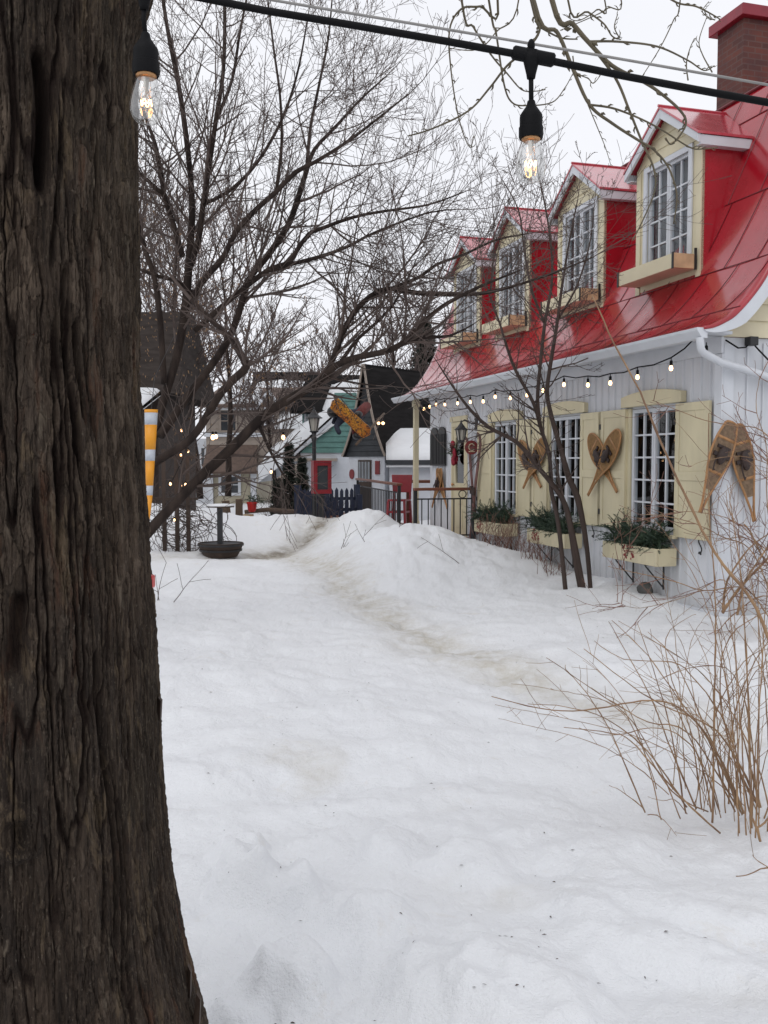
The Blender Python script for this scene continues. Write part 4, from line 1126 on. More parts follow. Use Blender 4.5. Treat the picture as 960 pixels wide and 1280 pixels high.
# cable and junction box under the gable soffit
t = thing('junction_cable', 'black cable and small junction box under the gable corner by the downspout', 'cable', hp(8.35, -.27, 2.93), HR)
m = MB(); m.box(-.05, .05, -.05, .05, -.07, .02); m.build('junction_box', M['iron'], t, bevel=.005)
m = MB(); m.tube([(.02, .30, -.02), (.0, .16, -.10), (.0, .07, -.09), (0, 0, -.03), (0, -.1, -.12), (-.02, -.3, -.30), (-.03, -.6, -.5)], .009, 6); m.build('cable', M['rubber'], t, smooth=True)

# ------------------------------------------------------------------ big spreading tree on the left
def big_tree():
    rg = random.Random(21)
    root = thing('spreading_tree', 'big bare multi-stemmed tree whose dark limb arches over the path toward the red roof', 'tree', (-2.9, 9.0, 0))
    off = -root.location; tr = MB(off); tw = MB(off); tips = []
    tr.tube([at(80, 850, 9.1), at(90, 790, 9.05), at(108, 720, 9.0), at(128, 660, 9.0)], [.28, .20, .16, .10], 12)
    Y = 9.2
    def L(pts, rr, lvl=2, dens=1.0, child=(.6, 1.5), **k):
        rr = [r_ * (.45 if r_ > 9 else .45 + .28 * (9 - r_) / 9) for r_ in rr]; k.setdefault('nch', (4, 7)); k.setdefault('rmin', .0021)
        return limb(tr, rg, pts, rr, tw, tips, lvl, dens * (.80 if lvl == 3 else 1.35), (child[0] * .8, child[1] * 1.35), **k)
    # the arching limb
    L([(100, 770, 9), (178, 674, 9), (240, 607, 9.05), (290, 560, 9.1), (330, 520, 9.2), (365, 497, 9.3), (397, 480, 9.4)], [18, 15, 14.5, 14.5, 14, 13, 12], 2, .5, (.5, 1.1), start=.45)
    L([(397, 482, 9.4), (412, 458, 9.4), (421, 437, 9.45), (430, 413, 9.5), (441, 393, 9.55), (455, 377, 9.6), (472, 365, 9.65), (490, 361, 9.7), (520, 366, 9.7), (560, 368, 9.75), (600, 367, 9.8), (640, 358, 9.8), (690, 342, 9.9), (740, 322, 9.9)], [10, 8, 7.5, 7, 7, 6.5, 6.5, 6, 5.5, 5, 4, 3, 2, 1.2], 2, 1.3, (.5, 1.4), start=.1)
    L([(488, 361, 9.7), (525, 346, 9.8), (545, 331, 9.8), (580, 318, 9.9), (620, 300, 10), (660, 292, 10)], [4, 3.5, 3, 2.5, 2, 1], 2, 1.2, (.5, 1.2))
    L([(397, 478, 9.4), (420, 457, 9.3), (445, 447, 9.2), (480, 440, 9.2), (505, 428, 9.1), (530, 402, 9.1), (550, 385, 9.1), (570, 373, 9.1), (600, 358, 9.1), (650, 338, 9.1)], [11, 9.5, 8.5, 8, 7, 5.5, 4.5, 4, 3, 1.2], 2, 1.2, (.5, 1.3), start=.2)
    L([(424, 455, 9.3), (434, 441, 9.4), (447, 424, 9.5), (471, 403, 9.7), (490, 383, 9.8), (499, 368, 9.9), (511, 345, 10), (520, 325, 10)], [4.5, 4, 3.5, 3, 2.5, 2, 1.6, 1], 2, 1.3, (.5, 1.2))
    L([(500, 430, 9.1), (530, 422, 9.2), (562, 420, 9.3), (592, 405, 9.4)], [4.5, 3.5, 2.5, 1.2], 2, 1.8, (.4, .9))
    L([(402, 470, 9.4), (440, 478, 9.2), (470, 482, 9.0)], [2.5, 2, 1], 1, 1, (.4, .7))
    # second limb with the knot, crossing back left
    L([(118, 660, 9), (186, 585, 9), (239, 548, 8.9), (278, 489, 8.8), (304, 464, 8.8), (307, 455, 8.8), (298, 438, 8.85), (285, 420, 8.9), (266, 402, 9), (239, 375, 9.1)], [13, 12, 11.5, 11, 11.5, 10.5, 8, 6.5, 6, 4.5], 2, .7, (.5, 1.2), start=.4)
    # vertical stems
    L([(120, 670, 9.1), (185, 560, 9.3), (203, 505, 9.5), (222, 440, 9.7), (232, 380, 9.8), (236, 330, 9.9), (240, 270, 10), (238, 220, 10), (230, 150, 10), (222, 100, 10), (210, 40, 10), (198, -40, 10)], [13, 12, 12, 12, 12, 11, 9, 7, 6, 5, 4, 3], 3, .8, (.7, 1.5), start=.35, up=.09)
    L([(234, 345, 9.9), (248, 300, 9.8), (254, 255, 9.7), (259, 225, 9.7), (270, 150, 9.6), (279, 90, 9.6), (281, 20, 9.6), (279, -40, 9.6)], [8.5, 8, 7, 6, 5, 4, 3.5, 3], 3, 1.0, (.6, 1.4), up=.09)
    L([(228, 320, 9.9), (215, 275, 10), (205, 245, 10), (202, 220, 10.1), (194, 180, 10.1), (185, 155, 10.2), (170, 110, 10.2)], [7, 6, 5.5, 5, 4, 3, 2], 2, 1.2, (.6, 1.3))
    L([(205, 245, 10), (192, 232, 10), (176, 218, 10), (165, 205, 10)], [4.5, 4, 3.5, 3], 2, 1, (.5, 1.0))
    L([(237, 378, 9.8), (255, 350, 9.6), (280, 320, 9.4), (295, 290, 9.3), (320, 262, 9.2), (345, 240, 9.1), (370, 215, 9), (393, 203, 8.9), (430, 180, 8.8), (470, 150, 8.7), (510, 118, 8.6)], [8, 7.5, 7, 6.5, 6, 5.5, 5, 4, 3.2, 2.2, 1.2], 3, 1.0, (.6, 1.4), start=.25)
    L([(200, 545, 9.3), (235, 495, 9.6), (262, 460, 9.8), (284, 427, 10), (297, 396, 10.1), (311, 350, 10.2), (333, 322, 10.3), (359, 284, 10.4), (371, 253, 10.4), (383, 214, 10.5), (393, 187, 10.5), (420, 158, 10.6), (450, 125, 10.7), (482, 96, 10.8)], [13, 12, 10.5, 10, 9.5, 9, 8.5, 8, 7, 5.5, 4, 3, 2.2, 1.2], 3, .9, (.6, 1.5), start=.35)
    L([(383, 214, 10.5), (388, 160, 10.6), (398, 110, 10.7), (410, 50, 10.8), (415, 0, 10.9)], [4, 3.2, 2.6, 2, 1.2], 3, 1.1, (.6, 1.3), up=.09)
    L([(244, 413, 9.8), (273, 387, 9.7), (299, 365, 9.7), (314, 353, 9.6), (338, 336, 9.6), (362, 328, 9.5), (371, 313, 9.5), (386, 293, 9.5), (401, 286, 9.5), (440, 272, 9.5), (480, 264, 9.5), (535, 256, 9.5), (580, 240, 9.5)], [7, 6.5, 6.5, 6.5, 6, 5.5, 5, 4.5, 4, 3.2, 2.6, 1.8, 1], 2, 1.3, (.5, 1.4))
    L([(330, 340, 9.6), (365, 330, 9.6), (400, 321, 9.6), (435, 308, 9.6), (470, 290, 9.6), (535, 266, 9.6), (570, 262, 9.6)], [5, 4.5, 4, 3.2, 2.4, 1.6, 1], 2, 1.4, (.5, 1.3))
    L([(205, 480, 9.5), (200, 400, 9.6), (196, 365, 9.6), (191, 340, 9.6), (181, 312, 9.6), (170, 270, 9.6), (160, 230, 9.6)], [9, 8, 7, 6.5, 5.5, 5, 4], 2, 1, (.6, 1.2), start=.4)
    L([(240, 365, 9.9), (222, 352, 9.8), (200, 346, 9.7), (178, 338, 9.6)], [4.5, 4, 4, 3.5], 2, 1, (.5, 1))
    L([(270, 150, 9.6), (290, 100, 9.7), (300, 40, 9.8), (312, -20, 9.9)], [4, 3, 2.4, 1.6], 3, 1.0, (.6, 1.2), up=.09)
    L([(254, 255, 9.7), (285, 240, 9.8), (320, 205, 9.9), (352, 150, 10), (372, 90, 10.1), (385, 20, 10.2)], [4, 3.6, 3.2, 2.8, 2, 1.2], 3, 1.0, (.6, 1.3), up=.08)
    L([(345, 240, 9.1), (352, 180, 9.1), (350, 120, 9.1), (342, 60, 9.1), (335, 0, 9.1)], [3.4, 2.8, 2.4, 2, 1.2], 3, 1.0, (.6, 1.2), up=.09)
    # drooping dark twigs below the arch
    L([(322, 526, 9.2), (336, 560, 9.1), (352, 590, 9.0), (372, 618, 8.9)], [3.5, 3, 2, 1], 1, 2, (.3, .7), up=-.06)
    tr.build('trunk', M['tree_bark'], root, smooth=True)
    tw.build('crown', M['twig'], root)
    seeds(tips, rg, 1500).build('dry_seeds', M['seed'], root)
    return len(tw.f)
n_big = big_tree()

# slender multi-stemmed shrub in front of the long wall
def wall_shrub():
    rg = random.Random(4)
    b = at(722, 736, 11.7)
    root = thing('slender_tree', 'slender multi-stemmed bare tree rising from the snow in front of the middle window', 'tree', (b.x, b.y, H(b.x, b.y)))
    off = -root.location; tr = MB(off); tw = MB(off); tips = []
    Y = 11.6
    def L(p, rr, lvl=2, dens=1.0, child=(.4, 1.0), **k):
        return limb(tr, rg, [(a, c, d if d else Y) for a, c, d in p], [r_ * .56 for r_ in rr], tw, tips, lvl, dens, child, **k)
    L([(708, 748, 0), (698, 655, 0), (689, 613, 0), (687, 571, 0), (676, 535, 0), (667, 504, 11.5), (645, 464, 11.5), (633, 432, 11.4), (625, 405, 11.4), (612, 370, 11.4), (604, 340, 11.4)], [5.5, 5, 4.8, 4.6, 4.4, 4, 3.6, 3, 2.4, 1.8, 1.2], 2, .9, (.35, .9), start=.5)
    L([(731, 748, 0), (714, 660, 0), (702, 622, 0), (671, 582, 11.5), (646, 553, 11.4), (611, 534, 11.3), (586, 510, 11.2), (564, 480, 11.1), (548, 455, 11)], [7, 6.5, 6, 5.2, 4.8, 4.2, 3.4, 2.4, 1.4], 2, 1.3, (.35, .9), start=.4)
    L([(739, 748, 11.7), (733, 680, 11.7), (722, 622, 11.7), (712, 600, 11.7), (702, 565, 11.7), (688, 515, 11.7), (684, 488, 11.7), (689, 450, 11.7), (694, 420, 11.7), (697, 400, 11.7), (703, 355, 11.7), (712, 300, 11.7), (722, 250, 11.7)], [5, 5.5, 7.5, 7, 6, 5, 4.6, 4.4, 4, 3.6, 3, 2, 1.2], 3, .8, (.4, 1.1), start=.5)
    L([(728, 748, 0), (719, 700, 0), (712, 655, 0), (706, 630, 0)], [6, 6, 5.5, 5], 1, .0)
    L([(676, 535, 0), (672, 500, 11.5), (676, 450, 11.4), (681, 405, 11.4), (690, 350, 11.4), (688, 300, 11.4), (680, 250, 11.4), (672, 215, 11.4)], [4.4, 4.2, 4, 3.8, 3, 2.4, 1.8, 1.1], 3, 1.0, (.4, 1.1), start=.3)
    L([(681, 405, 11.4), (664, 360, 11.3), (655, 310, 11.2), (648, 262, 11.2), (628, 225, 11.2)], [3, 2.6, 2.2, 1.6, 1], 3, 1.0, (.4, 1.0))
    L([(697, 400, 11.7), (720, 360, 11.8), (736, 310, 11.8), (742, 270, 11.8)], [2.6, 2.2, 1.6, 1], 3, 1.0, (.4, .9))
    L([(667, 504, 11.5), (690, 480, 11.3), (704, 455, 11.2)], [2, 1.6, 1], 2, 1.0, (.3, .7))
    tr.build('trunk', M['shrub_bark'], root, smooth=True); tw.build('crown', M['twig'], root)
    seeds(tips, rg, 120, (.010, .02)).build('dry_seeds', M['seed'], root)
wall_shrub()

# tan canes of the two bare shrubs at the right
def cane_line(mb, rg, pts, r0, r1, spur=.5, n=6):
    P = [at(*p) for p in pts]; out = []
    for i in range(len(P) - 1):
        a = P[max(i - 1, 0)]; b = P[i]; c = P[i + 1]; d = P[min(i + 2, len(P) - 1)]
        k = max(3, int((c - b).length / .05))
        for j in range(k):
            t = j / k
            out.append(.5 * ((2 * b) + (c - a) * t + (2 * a - 5 * b + 4 * c - d) * t * t + (3 * b - a - 3 * c + d) * t ** 3))
    out.append(P[-1]); m = len(out)
    rr = [(r0 + (r1 - r0) * i / (m - 1)) for i in range(m)]
    out = [p + unit(rg) * .002 for p in out]
    mb.tube(out, [r * (1.25 if i % 6 == 3 else 1) for i, r in enumerate(rr)], n)
    for i in range(4, m - 1):
        if rg.random() < spur * .28:
            d = (out[i + 1] - out[i]).normalized(); a = d.cross(unit(rg)).normalized()
            L = rg.uniform(.04, .26); nd = (d * .8 + a * .7).normalized(); q = out[i]; pp = [q]
            for _ in range(4): nd = (nd + unit(rg) * .12).normalized(); q = q + nd * L / 4; pp.append(q)
            mb.tube(pp, [max(.0011, rr[i] * .5), max(.001, rr[i] * .45), .0011, .0010, .0008], 4, False)
    return out
def front_bush():
    rg = random.Random(14); b = at(885, 1015, 4.25)
    root = thing('bare_bush', 'bare tan-caned bush spraying out of the snow at the lower right', 'bush', (b.x, b.y, H(b.x, b.y)))
    m = MB(-root.location)
    def c(x, y): return (600 + x / 2.667, 640 + y / 2.667)
    A = [
        ([(880, 1005), (800, 820), (720, 700), (640, 640), (540, 630), (350, 660), (200, 655), (40, 615)], 4.2, 3.6, .0055),
        ([(930, 985), (870, 850), (800, 740), (740, 700), (600, 640), (480, 560), (345, 455)], 4.2, 4.0, .0050),
        ([(800, 1070), (700, 980), (580, 850), (500, 760), (440, 738), (280, 717)], 4.0, 3.8, .0045),
        ([(550, 1000), (500, 880), (440, 740), (380, 640), (310, 550), (220, 485)], 4.3, 4.2, .0040),
        ([(775, 1035), (780, 700), (785, 400), (780, 200), (763, -10), (762, -330)], 4.1, 4.1, .0050),
        ([(685, 1005), (640, 750), (590, 560), (525, 370)], 4.3, 4.4, .0040),
        ([(720, 990), (640, 800), (560, 600), (430, 365)], 4.3, 4.5, .0042),
        ([(870, 1000), (760, 760), (660, 620), (560, 480), (440, 360)], 4.2, 4.1, .0046),
        ([(880, 1005), (780, 780), (700, 600), (640, 480), (560, 400)], 4.2, 4.4, .0045),
        ([(770, 1000), (740, 850), (650, 640), (600, 440)], 4.3, 4.6, .0040),
        ([(830, 975), (830, 800), (870, 600), (960, 430), (1060, 330)], 4.4, 4.6, .0045),
        ([(930, 985), (850, 830), (800, 600), (830, 420), (960, 330), (1050, 300)], 4.2, 4.4, .0048),
        ([(690, 985), (560, 800), (420, 690), (290, 650), (160, 640)], 4.3, 3.9, .0040),
        ([(740, 990), (700, 720), (640, 560), (620, 420), (680, 360), (720, 340)], 4.3, 4.6, .0036),
        ([(860, 990), (700, 740), (560, 700), (420, 620), (300, 540), (285, 510)], 4.2, 3.9, .0040),
        ([(900, 1000), (840, 760), (780, 640), (700, 540), (640, 500), (480, 490), (380, 430)], 4.2, 4.2, .0042),
        ([(545, 990), (520, 965), (470, 930), (430, 910)], 4.25, 4.15, .0030),
        ([(560, 1010), (590, 1010), (625, 1040), (655, 1078)], 4.2, 4.0, .0026),
        ([(925, 975), (905, 760), (880, 620), (820, 520), (700, 520), (600, 560)], 4.3, 4.3, .0040),
        ([(850, 1000), (800, 880), (780, 700), (840, 560), (900, 480), (980, 450)], 4.25, 4.4, .0042),
        ([(760, 1000), (640, 930), (520, 740), (470, 640), (400, 600)], 4.2, 4.0, .0036),
        ([(935, 985), (890, 800), (870, 700), (900, 560), (960, 500)], 4.3, 4.4, .0044),
        ([(690, 1005), (650, 960), (610, 962), (560, 950)], 4.2, 4.1, .0024),
        ([(800, 1000), (720, 800), (600, 720), (440, 745), (330, 720)], 4.2, 3.8, .0036),
    ]
    for pts, y0, y1, r in A:
        k = len(pts) - 1
        cane_line(m, rg, [(*c(*p), y0 + (y1 - y0) * i / k) for i, p in enumerate(pts)], r, r * .32, .8)
    # long leaning cane that reaches up to the dormers
    cane_line(m, rg, [(1030, 960, 3.4), (990, 880, 3.45), (945, 760, 3.5), (893, 690, 3.6), (840, 585, 3.7), (800, 490, 3.8), (768, 430, 3.9), (740, 368, 4.0)], .0085, .0030, .15)
    for k in range(26):
        x0 = rg.uniform(810, 950); y0 = rg.uniform(985, 1030); d0 = 4.25 + (1015 - y0) * .008
        dx = rg.gauss(-45, 80); up = rg.uniform(90, 270)
        cane_line(m, rg, [(x0, y0, d0), (x0 + dx * .25, y0 - up * .4, d0 + rg.uniform(-.15, .2)), (x0 + dx * .6, y0 - up * .75, d0 + rg.uniform(-.2, .4)), (x0 + dx * 1.25, y0 - up * rg.uniform(.85, 1.05), d0 + rg.uniform(-.3, .6))], rg.uniform(.0018, .0030), .0009, 1.3)
    for k in range(22):
        x0 = rg.uniform(920, 1010); y0 = rg.uniform(1000, 1050); d0 = 4.2 + (1015 - y0) * .008; dx = rg.gauss(-10, 70); up = rg.uniform(160, 480)
        cane_line(m, rg, [(x0, y0, d0), (x0 + dx * .2, y0 - up * .4, d0 + .1), (x0 + dx * .6, y0 - up * .75, d0 + rg.uniform(0, .4)), (x0 + dx * 1.3, y0 - up, d0 + rg.uniform(-.1, .6))], rg.uniform(.0022, .0042), .0010, 1.2)
    m.build('canes', M['cane'], root, smooth=True)
    b = at(952, 1088, 3.5)
    r2 = thing('cut_stub', 'short forked tan twig stub poking from the snow at the right edge', 'twig', (b.x, b.y, H(b.x, b.y)))
    m = MB(-r2.location); cane_line(m, rg, [(951, 1052, 3.75), (946, 1036, 3.75), (940, 1022, 3.76)], .006, .005, 0); cane_line(m, rg, [(946, 1036, 3.75), (956, 1028, 3.75), (965, 1010, 3.76)], .004, .003, 0)
    m.build('stem', M['cane'], r2, smooth=True)
    b = at(940, 1094, 3.35); r2 = thing('fallen_twig', 'thin branching tan twig lying on the snow close to the bush, below the forked stub', 'twig', (b.x, b.y, H(b.x, b.y)))
    m = MB(-r2.location)
    cane_line(m, rg, [(990, 1100, 3.3), (960, 1085, 3.32), (935, 1093, 3.35), (920, 1096, 3.36)], .003, .0015, .4); cane_line(m, rg, [(968, 1088, 3.314), (950, 1078, 3.34), (940, 1068, 3.35)], .002, .0012, .3)
    m.build('stem', M['cane'], r2, smooth=True)
front_bush()
def corner_bush():
    rg = random.Random(33); b = at(925, 765, 9.0)
    root = thing('corner_bush', 'tangled bare reddish bush growing against the corner of the white house', 'bush', (b.x, b.y, H(b.x, b.y)))
    m = MB(-root.location); tw = MB(-root.location); tips = []
    A = [([(904, 766), (906, 738), (915, 715), (940, 682), (965, 665)], .016, .006), ([(904, 764), (925, 735), (962, 695), (1010, 640)], .020, .01),
         ([(922, 768), (930, 730), (945, 705), (975, 660)], .014, .006), ([(985, 780), (968, 720), (950, 690), (938, 665), (930, 655)], .016, .008),
         ([(1000, 790), (960, 745), (915, 770), (890, 800)], .010, .004), ([(960, 770), (930, 735), (880, 738), (840, 726), (790, 715), (760, 708)], .008, .003),
         ([(970, 760), (940, 690), (905, 672), (870, 655), (830, 645), (800, 643)], .008, .003), ([(1000, 700), (965, 690), (930, 672), (895, 676)], .008, .004),
         ([(990, 740), (930, 660), (870, 640), (815, 645)], .006, .003), ([(1010, 640), (960, 545), (915, 532), (880, 525), (840, 510), (815, 500)], .008, .003),
         ([(1000, 600), (960, 580), (925, 570), (880, 576), (860, 585)], .006, .002), ([(985, 780), (960, 640), (958, 560), (945, 510), (950, 470)], .008, .003),
         ([(1000, 700), (975, 600), (968, 520), (960, 450)], .008, .003), ([(930, 770), (905, 725), (860, 745), (800, 760), (770, 752)], .006, .002)]
    for pts, r0, r1 in A:
        P = [(x, y, 8.6 + .3 * math.sin(i + x)) for i, (x, y) in enumerate(pts)]
        ln = cane_line(m, rg, P, r0 * .8, r1 * .8, .3)
        for _ in range(9):
            i = rg.randrange(3, len(ln) - 1); d = (ln[i] - ln[i - 1]).normalized(); a = d.cross(unit(rg))
            if a.length < .05: continue
            grow(tw, rg, ln[i], Matrix.Rotation(R(rg.uniform(30, 70)), 3, a.normalized()) @ d, rg.uniform(.25, .7), .005, 1, tips, .06, .2, (2, 5), .1, .0022)
    m.build('canes', M['cane'], root, smooth=True); tw.build('twigs', M['red_cane'], root)
corner_bush()
def low_shrub(px, py, Y, label, n, h, seed, mat='red_cane', spread=.25):
    rg = random.Random(seed); b = at(px, py, Y); z = H(b.x, b.y)
    root = thing('low_shrub', label, 'shrub', (b.x, b.y, z)); m = MB(); tips = []
    for _ in range(n):
        p = Vector((rg.gauss(0, spread * .5), rg.gauss(0, spread * .4), -.03)); d = Vector((rg.gauss(0, .35), rg.gauss(0, .3), 1))
        grow(m, rg, p, d, h * rg.uniform(.6, 1.1), .005, 1, tips, .05, .15, (2, 4), .08, .0026)
    m.build('stems', M[mat], root)
for q in [(612, 690, 14.4, 'low reddish twiggy shrub under the far window box, next to the step', 30, .50, 1), (640, 695, 13.9, 'low reddish twiggy shrub under the far window box, its right end', 30, .50, 2),
          (668, 702, 13.2, 'low reddish twiggy shrub left of the slender tree under the middle window box', 26, .42, 3), (690, 712, 12.5, 'sparse low reddish shrub just beside the slender tree stems', 16, .32, 4)]: low_shrub(*q)
def snow_twig(px, py, Y, label, L, seed, lean):
    rg = random.Random(seed); b = at(px, py, Y); z = H(b.x, b.y)
    root = thing('snow_twig', label, 'twig', (b.x, b.y, z)); m = MB(); tips = []
    for k in range(2 if lean == 0 else 1):
        grow(m, rg, (0.03 * k, 0, -.05), (lean + rg.gauss(0, .25), rg.gauss(0, .1), 1), L * (1 - .3 * k), .006, 1, tips, .0, .10, (1, 2), .08, .003)
    m.build('stem', M['twig'], root)
for q in [(424, 672, 14.5, 'thin upright twig in the snow bank left of its crest', .55, 1, 0), (446, 668, 14.4, 'forked twig in the snow bank beside the path', .65, 2, .2), (458, 690, 14.0, 'bent twig low on the side of the snow bank', .35, 3, -.6),
          (498, 672, 14.2, 'short twig near the top of the front snow bank', .25, 4, .2), (580, 712, 12.6, 'long twig leaning left on the smooth snow near the step', .75, 5, -.55),
          (196, 712, 10.5, 'pair of thin stalks beside the big trunk on the left', .5, 6, 0), (212, 714, 10.4, 'thin stalk leaning right beside the big trunk', .7, 7, .9)]: snow_twig(*q)
m = MB(); rg = random.Random(77)
for _ in range(210):
    y = 2.6 + rg.random() ** 1.6 * 12; x = rg.uniform(-.40, .36) * y
    z = H(x, y) + .003; a = rg.uniform(0, 6.28); L = rg.uniform(.003, .009) * (1 + y * .05); w_ = L * rg.uniform(.15, .5)
    u = Vector((math.cos(a), math.sin(a), 0)) * L; v = Vector((-math.sin(a), math.cos(a), .2)) * w_; c = Vector((x, y, z))
    m.add([c - u, c + v, c + u, c - v + Vector((0, 0, .003))], [(0, 1, 2, 3)])
tag(m.build('snow_debris', M['twig'], None), 'tiny brown bark and bud scraps scattered over the snow', 'debris', None, 'stuff')

# ------------------------------------------------------------------ backdrop: cottages, lamp, fences
def clap(mb, x0, x1, y, z0, z1, st=.16, d=.02, left=None, right=None):
    """clapboards on a wall facing -y (local); left/right are functions of z limiting the run"""
    z = z0
    while z < z1 - .01:
        z2 = min(z + st, z1)
        a0 = left(z) if left else x0; a1 = left(z2) if left else x0; b0 = right(z) if right else x1; b1 = right(z2) if right else x1
        if b0 - a0 > .02: mb.add([(a0, y - d, z), (b0, y - d, z), (b1, y, z2), (a1, y, z2), (a0, y, z), (b0, y, z)], [(0, 1, 2, 3), (0, 4, 5, 1)])
        z = z2
def window_part(parent, x0, x1, z0, z1, y, mat, cols=2, rows=2, fr=.07):
    f = MB(); f.box(x0 - fr, x0, y - .05, y + .02, z0 - fr, z1 + fr); f.box(x1, x1 + fr, y - .05, y + .02, z0 - fr, z1 + fr); f.box(x0, x1, y - .05, y + .02, z1, z1 + fr); f.box(x0, x1, y - .06, y + .02, z0 - fr, z0)
    for i in range(1, cols): x = x0 + (x1 - x0) * i / cols; f.box(x - .025, x + .025, y - .04, y + .01, z0, z1)
    for i in range(1, rows): z = z0 + (z1 - z0) * i / rows; f.box(x0, x1, y - .035, y + .005, z - .02, z + .02)
    w_ = f.build('window', mat, parent); p = MB(); p.box(x0, x1, y - .012, y - .002, z0, z1); p.build('pane', M['night_pane'], w_)
M['night_pane'] = pm('dim_window_pane', (.05, .055, .062), .15, .3, 2, 0)
M['pale_pane'] = pm('curtained_pane', (.22, .24, .26), .2, .3, 2, 0)
def snow_slab(mb, quad, t=.22, n=10, seed=0, drip=.12):
    """rounded, lumpy snow blanket over a roof quad a,b (eave) c,d (ridge)"""
    a, b, c, d = [Vector(q) for q in quad]; rows = []
    for i in range(n + 1):
        u = i / n; r_ = []
        for j in range(n + 1):
            v = j / n; p = (a.lerp(b, v)).lerp(d.lerp(c, v), u)
            e = min(u, 1 - u) * 5; e2 = min(v, 1 - v) * 6
            k = min(1, e) ** .5 * min(1, e2) ** .5
            r_.append(p + Vector((0, 0, t * (.12 + .88 * k) * (1 + .5 * mnoise.noise(p * 1.1 + Vector((seed, 0, 0)))))))
        rows.append(r_)
    vs = [p for r_ in rows for p in r_]; m_ = n + 1
    vs += [p - Vector((0, 0, t * 1.3)) for p in vs]; o_ = m_ * m_
    fs = []
    for i in range(n):
        for j in range(n):
            fs.append((i * m_ + j, i * m_ + j + 1, (i + 1) * m_ + j + 1, (i + 1) * m_ + j))
    for i in range(n):
        fs.append((i * m_, (i + 1) * m_, o_ + (i + 1) * m_, o_ + i * m_)); fs.append((i * m_ + n, o_ + i * m_ + n, o_ + (i + 1) * m_ + n, (i + 1) * m_ + n))
        fs.append((i, o_ + i, o_ + i + 1, i + 1)); fs.append((n * m_ + i, n * m_ + i + 1, o_ + n * m_ + i + 1, o_ + n * m_ + i))
    return mb.add(vs, fs)

# charcoal witch-hat cottage just beyond the red roof
def cottage():
    Y = 28.0; apex = at(462, 455, Y); L_ = at(431, 570, Y); R_ = at(484, 572, Y)
    rz = R(-38); ct = (L_ + R_) / 2
    t = thing('gabled_cottage', 'small white cottage with steep flared charcoal gable and dark shingle roof', 'cottage', (ct.x, Y, 0), rz)
    hw = (R_.x - L_.x) / 2 / math.cos(rz); ze = L_.z; za = apex.z; dz = za - ze
    def hwz(z): 
        u = max(0, min(1, (z - ze) / dz)); return hw * (.62 * (1 - u) + .38 * (1 - u) ** 3.2)
    zs = [ze + dz * i / 16 for i in range(17)]
    DL = 4.6
    m = MB()
    for z0, z1 in zip(zs[:-1], zs[1:]):
        for sg in (-1, 1):
            a, b = hwz(z0) + .05, hwz(z1) + .05 * (z1 < za)
            m.add([(sg * a, -.12, z0), (sg * a, DL, z0), (sg * b, DL, z1), (sg * b, -.12, z1), (sg * (a - .05), -.12, z0 - .03), (sg * (a - .05), DL, z0 - .03), (sg * (b - .05), DL, z1 - .03), (sg * (b - .05), -.12, z1 - .03)],
                  [(0, 1, 2, 3), (4, 7, 6, 5), (0, 3, 7, 4), (0, 4, 5, 1), (1, 5, 6, 2)])
    m.build('roof', M['slate'], t)
    m = MB()
    for z0, z1 in zip(zs[:-1], zs[1:]):
        for sg in (-1, 1):
            a, b = hwz(z0) + .055, hwz(z1) + .055
            m.add([(sg * a, -.15, z0), (sg * b, -.15, z1), (sg * max(0, b - .065), -.15, z1 - .02), (sg * (a - .065), -.15, z0 - .02), (sg * a, -.122, z0), (sg * b, -.122, z1), (sg * max(0, b - .065), -.122, z1 - .02), (sg * (a - .065), -.122, z0 - .02)],
                  [(0, 1, 2, 3), (4, 7, 6, 5), (0, 4, 5, 1), (3, 2, 6, 7)])
    m.build('bargeboard', M['taupe'], t)
    m = MB(); clap(m, 0, 0, 0, ze - .02, za - .05, .17, .02, lambda z: -hwz(z) + .02, lambda z: hwz(z) - .02); m.build('gable', M['charcoal'], t)
    m = MB(); m.box(-hw * .86, hw * .86, .02, DL, -.6, ze - .02); m.build('wall', M['offwhite'], t)
    m = MB(); m.box(-.30, .20, -.02, .018, -.1, ze - .12); dd = m.build('door', M['dark_wood'], t)
    for i in range(4):
        m = MB(); m.box(-.27 + i * .118, -.19 + i * .118, -.032, -.021, ze - .78, ze - .17); m.build('pane', M['pale_pane'], dd)
    m = MB(); m.prism([(-.56 + .09 * math.cos(a), ze - .55 + .15 * math.sin(a)) for a in np.linspace(0, 6.28, 17)[:-1]], 'y', -.02, .019); m.build('oval_plaque', M['sign_red'], t)
    m = MB(); m.box(.36, .52, -.02, .019, ze - .55, ze - .15); m.build('plaque', M['sign_red'], t)
    return t
ctg = cottage()
def leanto():
    p0 = at(487, 575, 26.5); p1 = at(545, 575, 26.5)
    t = thing('snowy_annex', 'low white annex with a thick snow-covered roof between the cottage and porch post', 'building', (p0.x, 26.5, 0))
    w_ = p1.x - p0.x + 1.2; ze = p0.z
    m = MB(); m.box(0, w_, .1, 2.4, -.5, ze); m.build('wall', M['offwhite'], t)
    m = MB(); m.prism([(-.15, ze + .0), (2.6, ze + .95), (2.6, ze + .86), (-.15, ze - .09)], 'x', -.12, w_ + .1); m.build('roof', M['slate'], t)
    m = MB(); m.box(-.1, w_ + .1, -.19, -.151, ze - .14, ze - .0); m.build('fascia', M['charcoal'], t)
    m = MB(); snow_slab(m, [(-.10, -.16, ze + .02), (w_, -.16, ze + .02), (w_, 2.5, ze + .94), (-.1, 2.5, ze + .94)], .19, 12, 3); m.build('snow_cover', M['roof_snow'], t, smooth=True)
    m = MB(); m.box(w_ * .62, w_ * .62 + .6, .06, .098, -.1, ze - .2); m.build('door', M['dark_wood'], t)
leanto()
